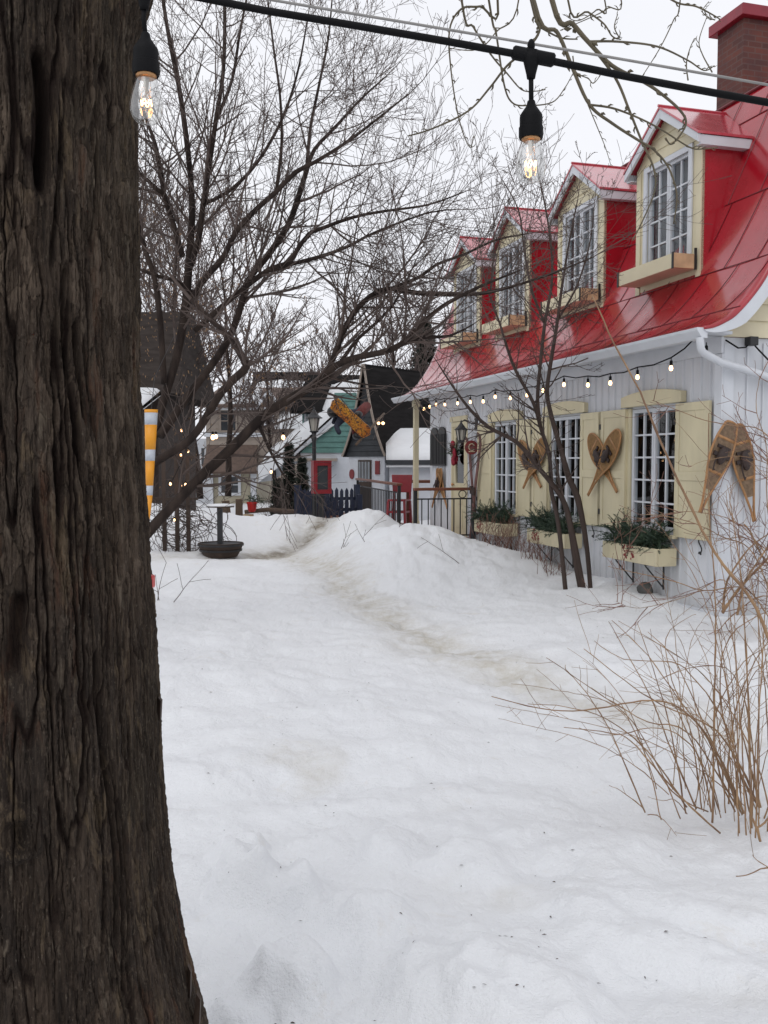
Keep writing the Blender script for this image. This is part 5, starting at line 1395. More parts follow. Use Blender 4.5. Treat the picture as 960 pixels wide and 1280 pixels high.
def teal_house():
    Y = 34.; a = at(374, 566, Y); b = at(446, 563, Y); pk = at(418, 522, Y)
    t = thing('teal_house', 'teal clapboard house with snowy roof and white lower wall behind the lamp post', 'house', (a.x, Y, 0))
    W = b.x - a.x; zt = a.z; xp = pk.x - a.x; zp = pk.z
    m = MB(); m.box(.05, W, 0, 5, -1, zt); m.build('lower_wall', M['offwhite'], t)
    m = MB(); z = zt
    clap(m, 0, 0, -.02, zt, zp, .20, .03, lambda q: .05 + (q - zt) / (zp - zt) * (xp - .05), lambda q: W); clap(m, 0, 0, .0, zp, zp + .9, .2, .03, lambda q: xp, lambda q: W)
    m.build('gable', M['teal'], t)
    m = MB()
    m.beam((-.35, -.10, zt - .22), (xp + .1, -.10, zp + .08), .10, .20, (0, 1, 0)); m.build('rake_board', M['offwhite'], t)
    m = MB(); m.add([(-.4, -.2, zt - .12), (xp + .1, -.2, zp + .22), (xp + .1, 5, zp + .22), (-.4, 5, zt - .12), (-.4, -.2, zt - .22), (xp + .1, -.2, zp + .12), (xp + .1, 5, zp + .12), (-.4, 5, zt - .22)], [(0, 1, 2, 3), (4, 7, 6, 5), (0, 4, 5, 1), (1, 5, 6, 2), (2, 6, 7, 3), (3, 7, 4, 0)])
    m.build('roof', M['slate'], t)
    m = MB(); snow_slab(m, [(-1.5, -.15, zt - .55), (-1.5, 5, zt - .55), (xp, 5, zp + .25), (xp, -.15, zp + .25)], .46, 10, 8); m.build('snow_cover', M['roof_snow'], t, smooth=True)
    # upper storey with dark roof
    u0 = at(380, 545, Y + 2).x - a.x; u1 = at(440, 545, Y + 2).x - a.x; zl = at(380, 514, Y + 2).z; zr = at(380, 462, Y + 2).z
    m = MB(); clap(m, u0, u1 + 1.2, 2, zt, zl + .1, .22, .03); m.box(u0 - .05, u0, 1.9, 6, zt, zl); m.build('upper_wall', M['teal'], t)
    m = MB(); m.box(u0 - .06, u0 + .10, 1.94, 2.0, zt, zl); m.build('corner_board', M['white'], t)
    window_part(t, u0 + .22, u0 + .62, zl - .75, zl - .2, 1.97, M['white'], 1, 2)
    m = MB(); m.add([(u0 - .5, 1.6, zl), (u1 + 1.4, 1.6, zl), (u1 + 1.4, 4.2, zr), (u0 + .0, 4.2, zr), (u0 - .5, 1.6, zl - .12), (u1 + 1.4, 1.6, zl - .12), (u1 + 1.4, 4.2, zr - .12), (u0, 4.2, zr - .12)], [(0, 1, 2, 3), (4, 7, 6, 5), (0, 4, 5, 1), (1, 5, 6, 2), (2, 6, 7, 3), (3, 7, 4, 0)])
    m.build('upper_roof', M['slate'], t)
    m = MB(); snow_slab(m, [(u0 + .75, 1.62, zl + .05), (u1 + 1.3, 1.62, zl + .05), (u1 + 1.3, 3.5, zr - .35), (u0 + 1.0, 3.2, zr - .5)], .26, 10, 5); m.build('upper_snow', M['roof_snow'], t, smooth=True)
    m = MB(); q = at(386, 575, Y - .6); m.box(q.x - a.x - .5, q.x - a.x + 1.0, -.9, .0, q.z - .05, q.z + .06); m.build('awning', M['taupe'], t)
teal_house()
def taupe_house():
    Y = 44.; k = Y / F
    a = at(262, 626, Y); t = thing('taupe_house', 'tall taupe house with brown skirt roof and white window far behind the arching limb', 'house', (a.x, Y, a.z))
    X = lambda px: (px - 262) * k
    Z = lambda py: at(262, py, Y).z - a.z
    m = MB(); m.box(X(263), X(321), 0, 6, -1.5, Z(586)); m.build('ground_wall', M['beige'], t)
    m = MB()
    for x0, x1 in ((261, 267), (314, 321)): m.box(X(x0), X(x1), -.14, -.001, -1.5, Z(589))
    m.box(X(260), X(322), -.15, -.001, Z(589) + .001, Z(584)); m.build('pilaster', M['white'], t)
    window_part(t, X(277), X(298), Z(616), Z(596), -.02, M['white'], 2, 2, .13)
    m = MB(); m.add([(X(256), -.75, Z(588)), (X(324), -.75, Z(588)), (X(322), .1, Z(556)), (X(260), .1, Z(556)), (X(256), -.75, Z(590)), (X(324), -.75, Z(590))], [(0, 1, 2, 3), (0, 4, 5, 1)]); m.box(X(257), X(323), -.7, .2, Z(592), Z(588.5)); m.build('skirt_roof', M['brown_shingle'], t)
    m = MB(); m.box(X(258), X(375), .12, 6, Z(588), Z(506)); clap(m, X(258), X(375), .11, Z(556), Z(506), .25, .03); m.build('upper_wall', M['taupe'], t)
    m = MB(); m.box(X(256), X(330), .02, .10, Z(546), Z(541)); m.build('band', M['white'], t)
    for x0, x1, z0, z1 in ((277, 286, 538, 514), (287.5, 295, 538, 514), (277, 284, 580, 560), (333, 340, 578, 556), (345, 352, 578, 556)): window_part(t, X(x0), X(x1), Z(z0), Z(z1), .08, M['taupe'], 1, 2, .08)
    m = MB(); m.box(X(323), X(372), .05, .118, Z(590), Z(540)); m.build('side_panel', M['taupe'], t)
    # gable dormer with snow either side
    m = MB(); m.prism([(X(326), Z(535)), (X(350), Z(535)), (X(350), Z(508)), (X(338), Z(491)), (X(326), Z(508))], 'y', -.35, .1); m.build('dormer', M['taupe'], t)
    m = MB(); m.beam((X(323), -.40, Z(511)), (X(338), -.40, Z(489)), .12, .22, (0, 1, 0)); m.beam((X(338), -.40, Z(489)), (X(353), -.40, Z(511)), .12, .22, (0, 1, 0)); m.build('dormer_rake', M['white'], t)
    window_part(t, X(334), X(342), Z(530), Z(512), -.37, M['white'], 1, 2, .08)
    m = MB(); m.add([(X(250), -.4, Z(507)), (X(380), -.4, Z(507)), (X(372), 3, Z(478)), (X(262), 3, Z(478)), (X(250), -.4, Z(510)), (X(380), -.4, Z(510))], [(0, 1, 2, 3), (0, 4, 5, 1)]); m.build('roof', M['brown_shingle'], t)
    m = MB(); snow_slab(m, [(X(345), -.42, Z(527)), (X(390), -.42, Z(527)), (X(386), 1.4, Z(502)), (X(352), 1.4, Z(502))], .3, 8, 2); snow_slab(m, [(X(262), -.2, Z(505)), (X(326), -.2, Z(505)), (X(320), 2.6, Z(482)), (X(272), 2.6, Z(482))], .25, 8, 4); m.build('snow_cover', M['roof_snow'], t, smooth=True)
    m = MB(); m.box(X(232), X(261), .5, 5, -1.5, Z(548)); m.build('side_wing', M['offwhite'], t)
    for x0, x1 in ((238, 242), (250, 254)): window_part(t, X(x0), X(x1), Z(583), Z(560), .48, M['white'], 1, 2, .07)
taupe_house()
def long_roof():
    Y = 60.; k = Y / F; a = at(300, 640, Y); t = thing('far_hall', 'long far building with snow-covered roof and dark ridge cap behind the houses', 'building', (a.x, Y, a.z))
    X = lambda px: (px - 300) * k; Z = lambda py: at(300, py, Y).z - a.z
    m = MB(); m.box(X(300), X(440), 2, 9, -2, Z(515)); m.build('wall', M['taupe'], t)
    m = MB(); m.add([(X(296), 1, Z(517)), (X(445), 1, Z(517)), (X(430), 5, Z(462)), (X(306), 5, Z(462)), (X(445), 9, Z(517)), (X(296), 9, Z(517))], [(0, 1, 2, 3), (2, 4, 5, 3), (0, 3, 5), (1, 4, 2)]); m.build('roof', M['slate'], t)
    m = MB(); snow_slab(m, [(X(298), .9, Z(515)), (X(440), .9, Z(515)), (X(428), 4.1, Z(472)), (X(310), 4.1, Z(472))], .5, 12, 1); m.build('snow_cover', M['roof_snow'], t, smooth=True)
    m = MB(); m.box(X(306), X(393), 4.2, 5.4, Z(470), Z(457)); m.build('ridge_cap', M['slate'], t)
long_roof()
M['barn_roof'] = pm('brown_black_shingle', (.050, .041, .037), .95, .4, 5, .6, 30, (.4, .4, 2))
M['barn_roof'].node_tree.nodes['Principled BSDF'].inputs['Specular IOR Level'].default_value = .1
def barn():
    Y = 21.; k = Y / F; a = at(120, 690, Y); t = thing('dark_cabin', 'dark board cabin with steep shingle roof behind the leaning stems on the left', 'cabin', (a.x, Y, 0))
    X = lambda px: (px - 120) * k; Z = lambda py: at(120, py, Y).z
    m = MB(); m.box(X(40), X(196), .3, 4.5, -.4, Z(488))
    for i in range(30): m.box(X(40) + i * .083, X(40) + i * .083 + .02, .28, .299, -.4, Z(489))
    m.build('wall', M['barn'], t)
    m = MB(); m.add([(X(30), -.1, Z(492)), (X(226), -.1, Z(492)), (X(216), 2.0, Z(372)), (X(50), 2.0, Z(372)), (X(226), 4.9, Z(492)), (X(30), 4.9, Z(492)), (X(216), 2.8, Z(372)), (X(50), 2.8, Z(372))],
                  [(0, 1, 2, 3), (3, 2, 6, 7), (7, 6, 4, 5), (1, 4, 6, 2), (0, 3, 7, 5), (0, 5, 4, 1)]); m.build('roof', M['barn_roof'], t)
    m = MB(); m.add([(X(150), -1.7, Z(514)), (X(204), -1.7, Z(514)), (X(204), .25, Z(484)), (X(150), .25, Z(484)), (X(150), -1.7, Z(518)), (X(204), -1.7, Z(518)), (X(204), .25, Z(490)), (X(150), .25, Z(490))], [(0, 1, 2, 3), (4, 7, 6, 5), (0, 4, 5, 1), (1, 5, 6, 2), (3, 7, 4, 0)]); m.build('porch_roof', M['dark_wood'], t)
    m = MB(); snow_slab(m, [(X(150), -1.7, Z(513)), (X(204), -1.7, Z(513)), (X(204), .2, Z(486)), (X(150), .2, Z(486))], .09, 8, 7); m.build('porch_snow', M['roof_snow'], t, smooth=True)
    for px in (160, 200):
        m = MB(); m.box(X(px) - .06, X(px) + .06, -1.6, -1.48, -.4, Z(519)); m.build('porch_post', M['dark_wood'], t)
    window_part(t, X(190) - .5, X(190) - .1, Z(600), Z(560), .28, M['dark_wood'], 1, 2)
barn()
# orange and silver tapering banner
p0 = at(189, 512, 8.2); k = 8.2 / F
t = thing('striped_marker', 'tapering orange and silver striped marker hanging beside the big trunk', 'marker', (p0.x, 8.2, at(189, 652, 8.2).z))
zs_ = [(512, 516, 'orange'), (516, 531, 'silver'), (531, 562, 'orange'), (562, 576, 'silver'), (576, 607, 'orange'), (607, 619, 'silver'), (619, 652, 'orange')]
def wz(py): return np.interp(py, [512, 620, 652], [8.5, 4.2, 1.2]) * k
for a, b, c in zs_:
    z1 = at(189, a, 8.2).z - t.location.z; z0 = at(189, b, 8.2).z - t.location.z; xo = -(np.interp((a + b) / 2, [512, 652], [0, 5]) * k)
    m = MB(); m.lathe([(wz(b), z0), (wz(a), z1)], 12, (-(np.interp(b, [512, 652], [0, 5]) * k), 0, 0)); 
    n = len(m.v) // 2; sh = -(np.interp(a, [512, 652], [0, 5]) - np.interp(b, [512, 652], [0, 5])) * k
    m.v = [(v[0] + (sh if i >= n else 0), v[1], v[2]) for i, v in enumerate(m.v)]
    m.build('orange_band' if c == 'orange' else 'silver_band', M[c], t, smooth=True)
m = MB(); m.tube([(0, 0, at(189, 513, 8.2).z - t.location.z), (.01, .1, at(189, 470, 8.2).z - t.location.z), (.03, .8, at(189, 420, 9.0).z - t.location.z)], .003, 5); m.build('cord', M['iron'], t)

# lamp post
P = at(393, 640, 21.); t = thing('lamp_post', 'black lamp post with four-sided lantern in front of the teal house', 'lamp post', (P.x, 21., 0))
m = MB(); zt = at(393, 541, 21.).z; m.lathe([(.10, -.3), (.10, .15), (.055, .25), (.045, zt - .2), (.07, zt - .12), (.04, zt - .08), (.06, zt)], 12); m.build('post', M['iron'], t, smooth=True)
lantern_geo(t, zt + .04, .15, M['pane_milky'])
# red framed cabinet
P = at(402, 640, 20.4); z0 = at(402, 617, 20.4).z; z1 = at(402, 578, 20.4).z
t = thing('red_cabinet', 'red framed glass notice cabinet on a post beside the lamp post', 'cabinet', (P.x, 20.4, 0), R(18))
m = MB(); 
for a, b, c, d in ((-.17, -.12, z0, z1), (.12, .17, z0, z1), (-.12, .12, z1 - .07, z1), (-.12, .12, z0, z0 + .09)): m.box(a, b, -.12, -.06, c, d)
m.box(.171, .20, -.115, .15, z0, z1); m.box(-.2, -.171, -.115, .15, z0, z1); m.box(-.2, .2, -.13, .16, z1 + .001, z1 + .04); m.build('frame', M['red_paint'], t, bevel=.004)
m = MB(); m.box(-.168, .168, -.055, .15, z0 + .01, z1 - .005); m.build('case', M['black_metal'], t)
m = MB(); m.box(-.12, .12, -.085, -.075, z0 + .09, z1 - .07); m.build('pane', M['night_pane'], t)
m = MB(); m.box(-.05, .05, -.03, .07, -.3, z0 - .002); m.build('post', M['iron'], t)
# navy fence
def fence(name, x0, x1, py0, py1, Y0, Y1, label, gap, post=True):
    a = at(x0, 600, Y0); b = at(x1, 600, Y1); d = Vector((b.x - a.x, b.y - a.y, 0)); L = d.length; rz = math.atan2(d.y, d.x)
    t = thing(name, label, 'fence', (a.x, a.y, 0), rz, 'navy painted fences')
    zt0 = at(x0, py0, Y0).z; 
    m = MB(); n = int(L / gap); rg = random.Random(int(x0))
    for i in range(n + 1):
        x = i * gap; h = zt0 + rg.uniform(-.02, .02); m.prism([(x - .045, -.3), (x + .045, -.3), (x + .045, h - .04), (x, h + .03), (x - .045, h - .04)], 'y', -.012, .012)
    m.build('pickets', M['navy'], t)
    for z_ in (zt0 - .28, .05): m = MB(); m.box(-.05, L + .05, .0125, .05, z_, z_ + .08); m.build('rail', M['navy'], t)
    for x in (0, L):
        m = MB(); m.box(x - .06, x + .06, -.06, .06, -.3, zt0 + .12); m.build('post', M['navy'], t)
fence('navy_fence', 372, 402, 613, 645, 21.6, 22.0, 'solid navy board fence left of the lamp post', .095)
fence('navy_fence', 402, 449, 625, 645, 22.0, 22.4, 'low navy picket fence with gaps right of the lamp post', .16)
fence('navy_fence', 408, 446, 612, 640, 23.5, 24.0, 'farther navy picket fence against the white wall', .15)
# bar stool and high table on the deck
def stool():
    P = at(499, 620, 19.8); t = thing('bar_stool', 'tall red bar stool with a square back behind the snow bank', 'stool', (P.x, 19.8, .28), R(-20))
    zs = at(499, 624, 19.8).z - .28
    m = MB(); m.box(-.20, .20, -.20, .20, zs - .04, zs); m.build('seat', M['red_paint'], t, bevel=.01)
    m = MB()
    m.prism([(-.21, zs + .14), (.21, zs + .14), (.235, zs + .52), (-.235, zs + .52)], 'y', .17, .20); m.build('backrest', M['red_paint'], t, bevel=.01)
    for x, y in ((-.18, -.18), (.18, -.18), (-.18, .18), (.18, .18)):
        m = MB(); m.beam((x * 1.15, y * 1.15, 0), (x, y, zs - .04), .05, .05, (0, 1, 0)); m.build('leg', M['red_paint'], t)
    for x in (-.185, .185):
        m = MB(); m.box(x - .02, x + .02, .168, .202, zs, zs + .139); m.build('back_post', M['red_paint'], t)
    for q in ((-.18, .18, -.2, -.17), (-.18, .18, .17, .2), (-.2, -.17, -.17, .17), (.17, .2, -.17, .17)):
        m = MB(); m.box(q[0], q[1], q[2], q[3], .28, .32); m.build('stretcher', M['red_paint'], t)
stool()
P = at(524, 620, 20.4); zt = at(524, 600, 20.4).z; t = thing('high_table', 'dark red-brown high table between the red stool and the porch post', 'table', (P.x, 20.4, .28), 0)
m = MB(); m.box(-.36, .5, -.30, .30, zt - .34, zt - .28); m.build('top', M['brown_wood'], t, bevel=.006)
for x in (-.24, .42):
    for y in (-.22, .22): m = MB(); m.box(x - .04, x + .04, y - .04, y + .04, 0, zt - .341); m.build('leg', M['brown_wood'], t)
# barrel tub with a post table
P = at(276, 688, 16.8); t = thing('barrel_table', 'half wine barrel holding a black post with small snow-topped table', 'table', (P.x, 16.8, H(P.x, 16.8) + .02))
m = MB(); m.lathe([(.30, -.05), (.36, .06), (.405, .16), (.41, .20), (.385, .20), (.37, .12), (.001, .12)], 24); tb = m.build('tub', M['dark_wood'], t, auto=40)
m = MB(); m.lathe([(.412, .15), (.418, .15), (.420, .185), (.413, .185)], 24); m.lathe([(.375, .05), (.382, .05), (.392, .085), (.386, .085)], 24); m.build('hoop', M['iron'], tb)
m = MB(); m.lathe([(.37, .13), (.30, .165), (.12, .18), (0, .18)], 20); m.build('snow_fill', M['roof_snow'], t, smooth=True)
zt = at(272, 634, 16.8).z - t.location.z
m = MB(); m.box(-.055, .035, -.045, .045, .13, zt); m.build('post', M['iron'], t)
m = MB(); m.lathe([(.0, zt), (.25, zt), (.25, zt + .02), (0, zt + .02)], 20, (.0, 0, .001)); m.build('top', M['dark_wood'], t)
m = MB(); m.lathe([(.245, zt + .022), (.23, zt + .045), (.15, zt + .06), (0, zt + .065)], 20); m.build('snow_cover', M['roof_snow'], t, smooth=True)
# stumps, log rail, planter, pot
def stump(px, pyb, pyt, Y, rpx, lab, mat, lean=0):
    P = at(px, pyb, Y); k = Y / F; h = at(px, pyt, Y).z - P.z; t = thing('tree_stump', lab, 'stump', (P.x, Y, P.z)); t.rotation_euler = (0, lean, 0)
    r = rpx * k; m = MB(); m.lathe([(r * 1.25, -.3), (r * 1.15, 0), (r, h * .5), (r * .92, h)], 12); m.v = [tuple(Vector(v) * 1.0 + Vector((v[0], v[1], 0)) * .45 * mnoise.noise(Vector((v[0] * 6, v[1] * 6, v[2])))) for v in m.v]; s_ = m.build('bark', M[mat], t, auto=50)
    m = MB(); m.lathe([(r * .8, h + .004), (0, h + .010)], 12); m.build('cut_face', M['cut_wood'], t)
stump(285, 668, 626, 21.2, 5.5, 'tall grey-brown stump beside the barrel table', 'old_wood', -.05)
stump(298, 668, 624, 21.5, 5, 'tall narrow stump behind the shorter split one', 'old_wood', .04)
stump(311, 668, 643, 21.0, 8, 'short pale split stump right of the tall stumps', 'cut_wood')
m = MB(); m.tube([at(306, 640, 22.3), at(335, 637, 22.3), at(365, 639, 22.3), at(400, 641, 22.3)], [.05, .055, .05, .045], 9); o = m.build('log_rail', M['old_wood'], None, smooth=True); tag(o, 'horizontal brown log rail below the dark evergreen shrubs', 'rail')
for px, lab in ((330, 'wooden prop under the log rail beside the blue planter'), (388, 'wooden prop under the right end of the log rail')):
    P = at(px, 642, 22.3); m = MB(); m.box(-.06, .06, -.06, .06, -.4, P.z - .02); o = m.build('rail_prop', M['old_wood'], None); o.location = (P.x, 22.3, 0); tag(o, lab, 'prop')
P = at(327, 662, 21.6); t = thing('blue_planter', 'low navy planter trough dusted with snow beside the stumps', 'planter', (P.x, 21.6, P.z)); 
m = MB(); m.prism([(-.32, -.2), (.36, -.2), (.42, .20), (-.30, .20)], 'y', -.18, .18); m.build('trough', M['navy'], t, bevel=.02)
m = MB(); snow_slab(m, [(-.28, -.16, .19), (.40, -.16, .19), (.40, .16, .20), (-.28, .16, .20)], .06, 8, 3); m.build('snow_cover', M['roof_snow'], t, smooth=True)
P = at(315, 640, 22.0); t = thing('red_pot', 'bright red flower pot with green sprigs above the log rail', 'pot', (P.x, 22., P.z)); rg = random.Random(2)
m = MB(); m.lathe([(.07, 0), (.10, .05), (.115, .20), (.13, .20), (.13, .24), (.105, .24), (.10, .2), (0, .19)], 16); m.build('pot', M['red_plastic'], t, auto=40)
m = MB(); sprays(m, rg, (.05, 0, .22), 26, .16, .10, .2, (.2, .45)); m.build('sprigs', M['needles'], t)
# dark evergreen shrubs
def conifer(px, pyb, pyt, Y, wpx, label, name='evergreen_shrub', seed=0, n=340, mat='conifer', cat='shrub'):
    rg = random.Random(seed); b = at(px, pyb, Y); k = Y / F; h = at(px, pyt, Y).z - b.z; w_ = wpx * k
    t = thing(name, label, cat, (b.x, Y, b.z)); m = MB(); m.tube([(0, 0, -.3), (0, 0, h * .9)], [max(.04, h * .018), .01], 7); m.build('trunk', M['dark_wood'], t)
    m = MB()
    for i in range(n):
        u = rg.random() ** 1.3; z = h * (.04 + .96 * u); rr = w_ * (1 - u) ** .75 * (.35 + .65 * rg.random()) + .03
        a = rg.uniform(0, 6.28); L = rr; d = Vector((math.cos(a), math.sin(a), rg.uniform(-.1, .45)))
        q = Vector((0, 0, z - L * .15)); steps = 6
        for s_ in range(2, steps + 1):
            c = q + d * (L * s_ / steps)
            for _ in range(3):
                v = (d + unit(rg) * .9).normalized() * rg.uniform(.05, .12) * (1 + h * .12); o_ = unit(rg).cross(v).normalized() * .018 * (1 + h * .15)
                m.add([c - o_, c + o_, c + v], [(0, 1, 2)])
    m.build('foliage', M[mat], t)
for q in [(362, 645, 556, 24.0, 11, 'narrow dark evergreen shrub left of the lamp post, the taller one'), (378, 645, 574, 23.6, 9, 'dark evergreen shrub close to the lamp post, the shorter one'), (347, 648, 600, 23.2, 9, 'low dark evergreen shrub beside the red pot')]: conifer(*q, seed=int(q[0]))
conifer(532, 600, 402, 38., 52, 'dark shaggy conifer rising behind the cottage and the red roof', 'conifer_tree', 5, 1500, 'conifer', 'tree')
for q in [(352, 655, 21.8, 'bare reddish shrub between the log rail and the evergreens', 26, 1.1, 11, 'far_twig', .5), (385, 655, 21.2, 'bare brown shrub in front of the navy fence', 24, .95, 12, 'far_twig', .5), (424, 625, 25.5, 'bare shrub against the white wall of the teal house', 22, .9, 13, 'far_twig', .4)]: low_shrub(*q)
# background bare trees
def far_tree(px, pyb, Y, h, label, seed, r=.12, lvl=3, spread=.5):
    rg = random.Random(seed); b = at(px, pyb, Y); t = thing('bare_tree', label, 'tree', (b.x, Y, b.z)); tr = MB(); tw = MB(); tips = []
    pts = [Vector((0, 0, -.3))]; d = Vector((0, 0, 1)); n = 10
    for i in range(n): d = (d + unit(rg) * .10 + Vector((0, 0, .1))).normalized(); pts.append(pts[-1] + d * h * .8 / n)
    tr.tube(pts, [r * (1 - .85 * i / n) for i in range(n + 1)], 8)
    for i in range(26):
        u = rg.uniform(.18, 1); j = min(n - 1, int(u * n)); a = rg.uniform(0, 6.28)
        grow(tw, rg, pts[j].lerp(pts[j + 1], u * n - j), (math.cos(a) * spread, math.sin(a) * spread, rg.uniform(.4, 1)), h * rg.uniform(.22, .42) * (1.15 - .5 * u), r * .35 * (1 - .6 * u), lvl - 1, tips, .10, .14, (3, 6), .35, Y * .00026, (25, 55))
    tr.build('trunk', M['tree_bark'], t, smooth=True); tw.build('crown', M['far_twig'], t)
for q in [(212, 620, 24, 9.5, 'bare tree with reddish twigs behind the dark cabin', 3), (285, 610, 33, 11.0, 'bare twiggy tree in front of the taupe house', 5), (345, 615, 36, 8.0, 'small bare tree between the taupe and teal houses', 8, .09), (150, 620, 28, 12, 'tall bare tree rising behind the cabin roof', 9, .16), (250, 615, 40, 12.5, 'tall bare tree far behind, left of the taupe house', 13, .16), (412, 610, 52, 11, 'distant bare tree behind the teal house roof', 15, .14), (505, 605, 36, 8.5, 'dark bare tree right behind the charcoal cottage ridge', 16, .14), (550, 605, 40, 9.5, 'bare tree between the conifer and the red roof', 17, .14)]: far_tree(*q)
# trees and hedge the windows mirror (beyond the left edge of the frame)
far_tree(-320, 700, 15, 9.0, 'bare tree standing left of the view in the snowy yard', 31, .16)
far_tree(-760, 760, 12, 9.0, 'bare tree near the camera line outside the left edge', 32, .18)
far_tree(-60, 660, 22, 10.0, 'bare tree left of the dark cabin', 34, .16)

# arbor with vine loops and small lamps left
P = at(228, 690, 17.2); t = thing('twig_arbor', 'dark arbor posts wrapped in looping vine twigs beyond the leaning limb', 'arbor', (P.x, 17.2, H(P.x, 17.2)))
k = 17.2 / F; rg = random.Random(41)
for px, h in ((222, 2.0), (236, 1.75), (206, 1.9)):
    m = MB(); m.box((px - 228) * k - .035, (px - 228) * k + .035, -.035, .035, -.3, h); m.build('post', M['dark_wood'], t)
for z_ in (.95, 1.72): m = MB(); m.box(-.5, .3, -.03, .03, z_, z_ + .05); m.build('crossbar', M['dark_wood'], t)
m = MB()
for i in range(60):
    cx = rg.gauss(-.02, .28); cz = abs(rg.gauss(.45, .35)); r_ = rg.uniform(.2, .55); a0 = rg.uniform(0, 6.28); sp = rg.uniform(2.5, 5.5); sq = rg.uniform(.6, 1.1)
    m.tube([(cx + r_ * math.cos(a0 + sp * j / 12), rg.uniform(-.03, .03) + .18 * math.sin(i), max(-.02, cz + r_ * sq * math.sin(a0 + sp * j / 12))) for j in range(13)], .0055, 4, False)
tips = []
for i in range(46): grow(m, rg, (rg.uniform(-.5, .28), rg.uniform(-.15, .15), rg.uniform(.2, 1.8)), (rg.gauss(0, .6), rg.gauss(0, .3), rg.gauss(.2, .6)), rg.uniform(.4, 1.0), .006, 1, tips, .0, .25, (2, 5), .1, .0035)
m.build('vines', M['shrub_bark'], t)
t = thing('path_lights', 'scattered warm bulbs strung from the arbor to the distant houses', 'string lights', at(227, 560, 17.0))
m = MB(-t.location); m.tube([at(224, 500, 17.0), at(227, 535, 17.0), at(234, 560, 17.0), at(228, 575, 17.0), at(214, 604, 17.0), at(229, 606, 17.0), at(216, 640, 17.0)], .006, 5)
pts = [at(235, 540, 17.0), at(266, 541, 16), at(310, 545, 19), at(354, 540, 22)]; m.tube(pts, .008, 5); m.build('cable', M['rubber'], t)
for px, py, Y, r_ in [(227, 538, 17.0, .022), (235, 564, 17.0, .022), (226, 569, 17.0, .02), (230, 576, 17.0, .02), (213, 605, 17.0, .022), (226, 607, 17.0, .022), (232, 606, 17.0, .022), (266, 547, 16, .035), (270, 546, 16, .03), (354, 547, 22, .045), (339, 590, 22, .03), (218, 650, 17.0, .018), (186, 640, 17.0, .02)]:
    m = MB(-t.location); p = at(px, py, Y); m.lathe([(.4 * r_, r_ * 1.4), (r_ * .9, r_ * .5), (r_, -r_ * .2), (r_ * .6, -r_), (0, -r_ * 1.2)], 8, p); b_ = m.build('bulb', M['bulb_lit'], t, smooth=True)
    m = MB(-t.location); m.lathe([(.35 * r_, r_ * 3), (r_ * .7, r_ * 2.6), (r_ * .7, r_ * 1.41)], 8, p); m.build('socket', M['rubber'], b_)
# twin lamps on the cottage gable + pole with the hanging snowboarder dummy
P = at(476, 529, 27.2); t = thing('twin_lamp', 'two small lit bulbs on the charcoal cottage gable', 'lamp', P)
for dx in (-.065, .065): m = MB(); m.ball((dx, 0, 0), .045, 8, 6); m.build('bulb', M['bulb_lit'], t, smooth=True)
m = MB(); m.box(-.10, .10, .02, .06, .04, .10); m.tube([(0, .04, .07), (.06, .7, .10)], .02, 6); m.build('bracket', M['iron'], t)
DY = 25.5
m = MB(); m.tube([at(445, 556, DY - .1), at(470, 528, 26.4), at(480, 517, 27.6)], .035, 8); o = m.build('mounting_pole', M['old_wood'], None, smooth=True); tag(o, 'slanting pole that carries the snowboard out from the cottage gable', 'pole')
k = DY / F
a = at(417, 504, DY); b = at(458, 541, DY); c = (a + b) / 2; L = (b - a).length + .22; ang = math.atan2((b - a).z, (b - a).x)
t = thing('snowboard', 'orange snowboard with dark scribbled graphics tilted in the air beside the cottage', 'snowboard', c); t.rotation_euler = (R(12), -ang, R(-12))
m = MB(); n = 18; top = []
for i in range(n + 1):
    u = i / n * 2 - 1; hwid = .20 * (1 - .10 * (1 - u * u)) * (1 if abs(u) < .78 else math.sqrt(max(0, 1 - ((abs(u) - .78) / .22) ** 2)) * .98 + .02); y = .10 * max(0, abs(u) - .75) ** 2 * 10
    top.append((u * L / 2, hwid, y))
vs = []; 
for x, hwid, y in top: vs += [(x, y, -hwid), (x, y, hwid), (x, y + .02, hwid), (x, y + .02, -hwid)]
fs = []
for i in range(n):
    q = i * 4
    for j in range(4): fs.append((q + j, q + (j + 1) % 4, q + 4 + (j + 1) % 4, q + 4 + j))
fs += [(0, 1, 2, 3), (n * 4 + 3, n * 4 + 2, n * 4 + 1, n * 4)]
m.add(vs, fs); m.build('deck', M['board_art'], t)
for x in (-.22, .26): m = MB(); m.box(x - .08, x + .08, .022, .07, -.13, .13); m.box(x - .05, x + .05, .07, .12, -.11, .11); m.build('binding', M['iron'], t, bevel=.01)
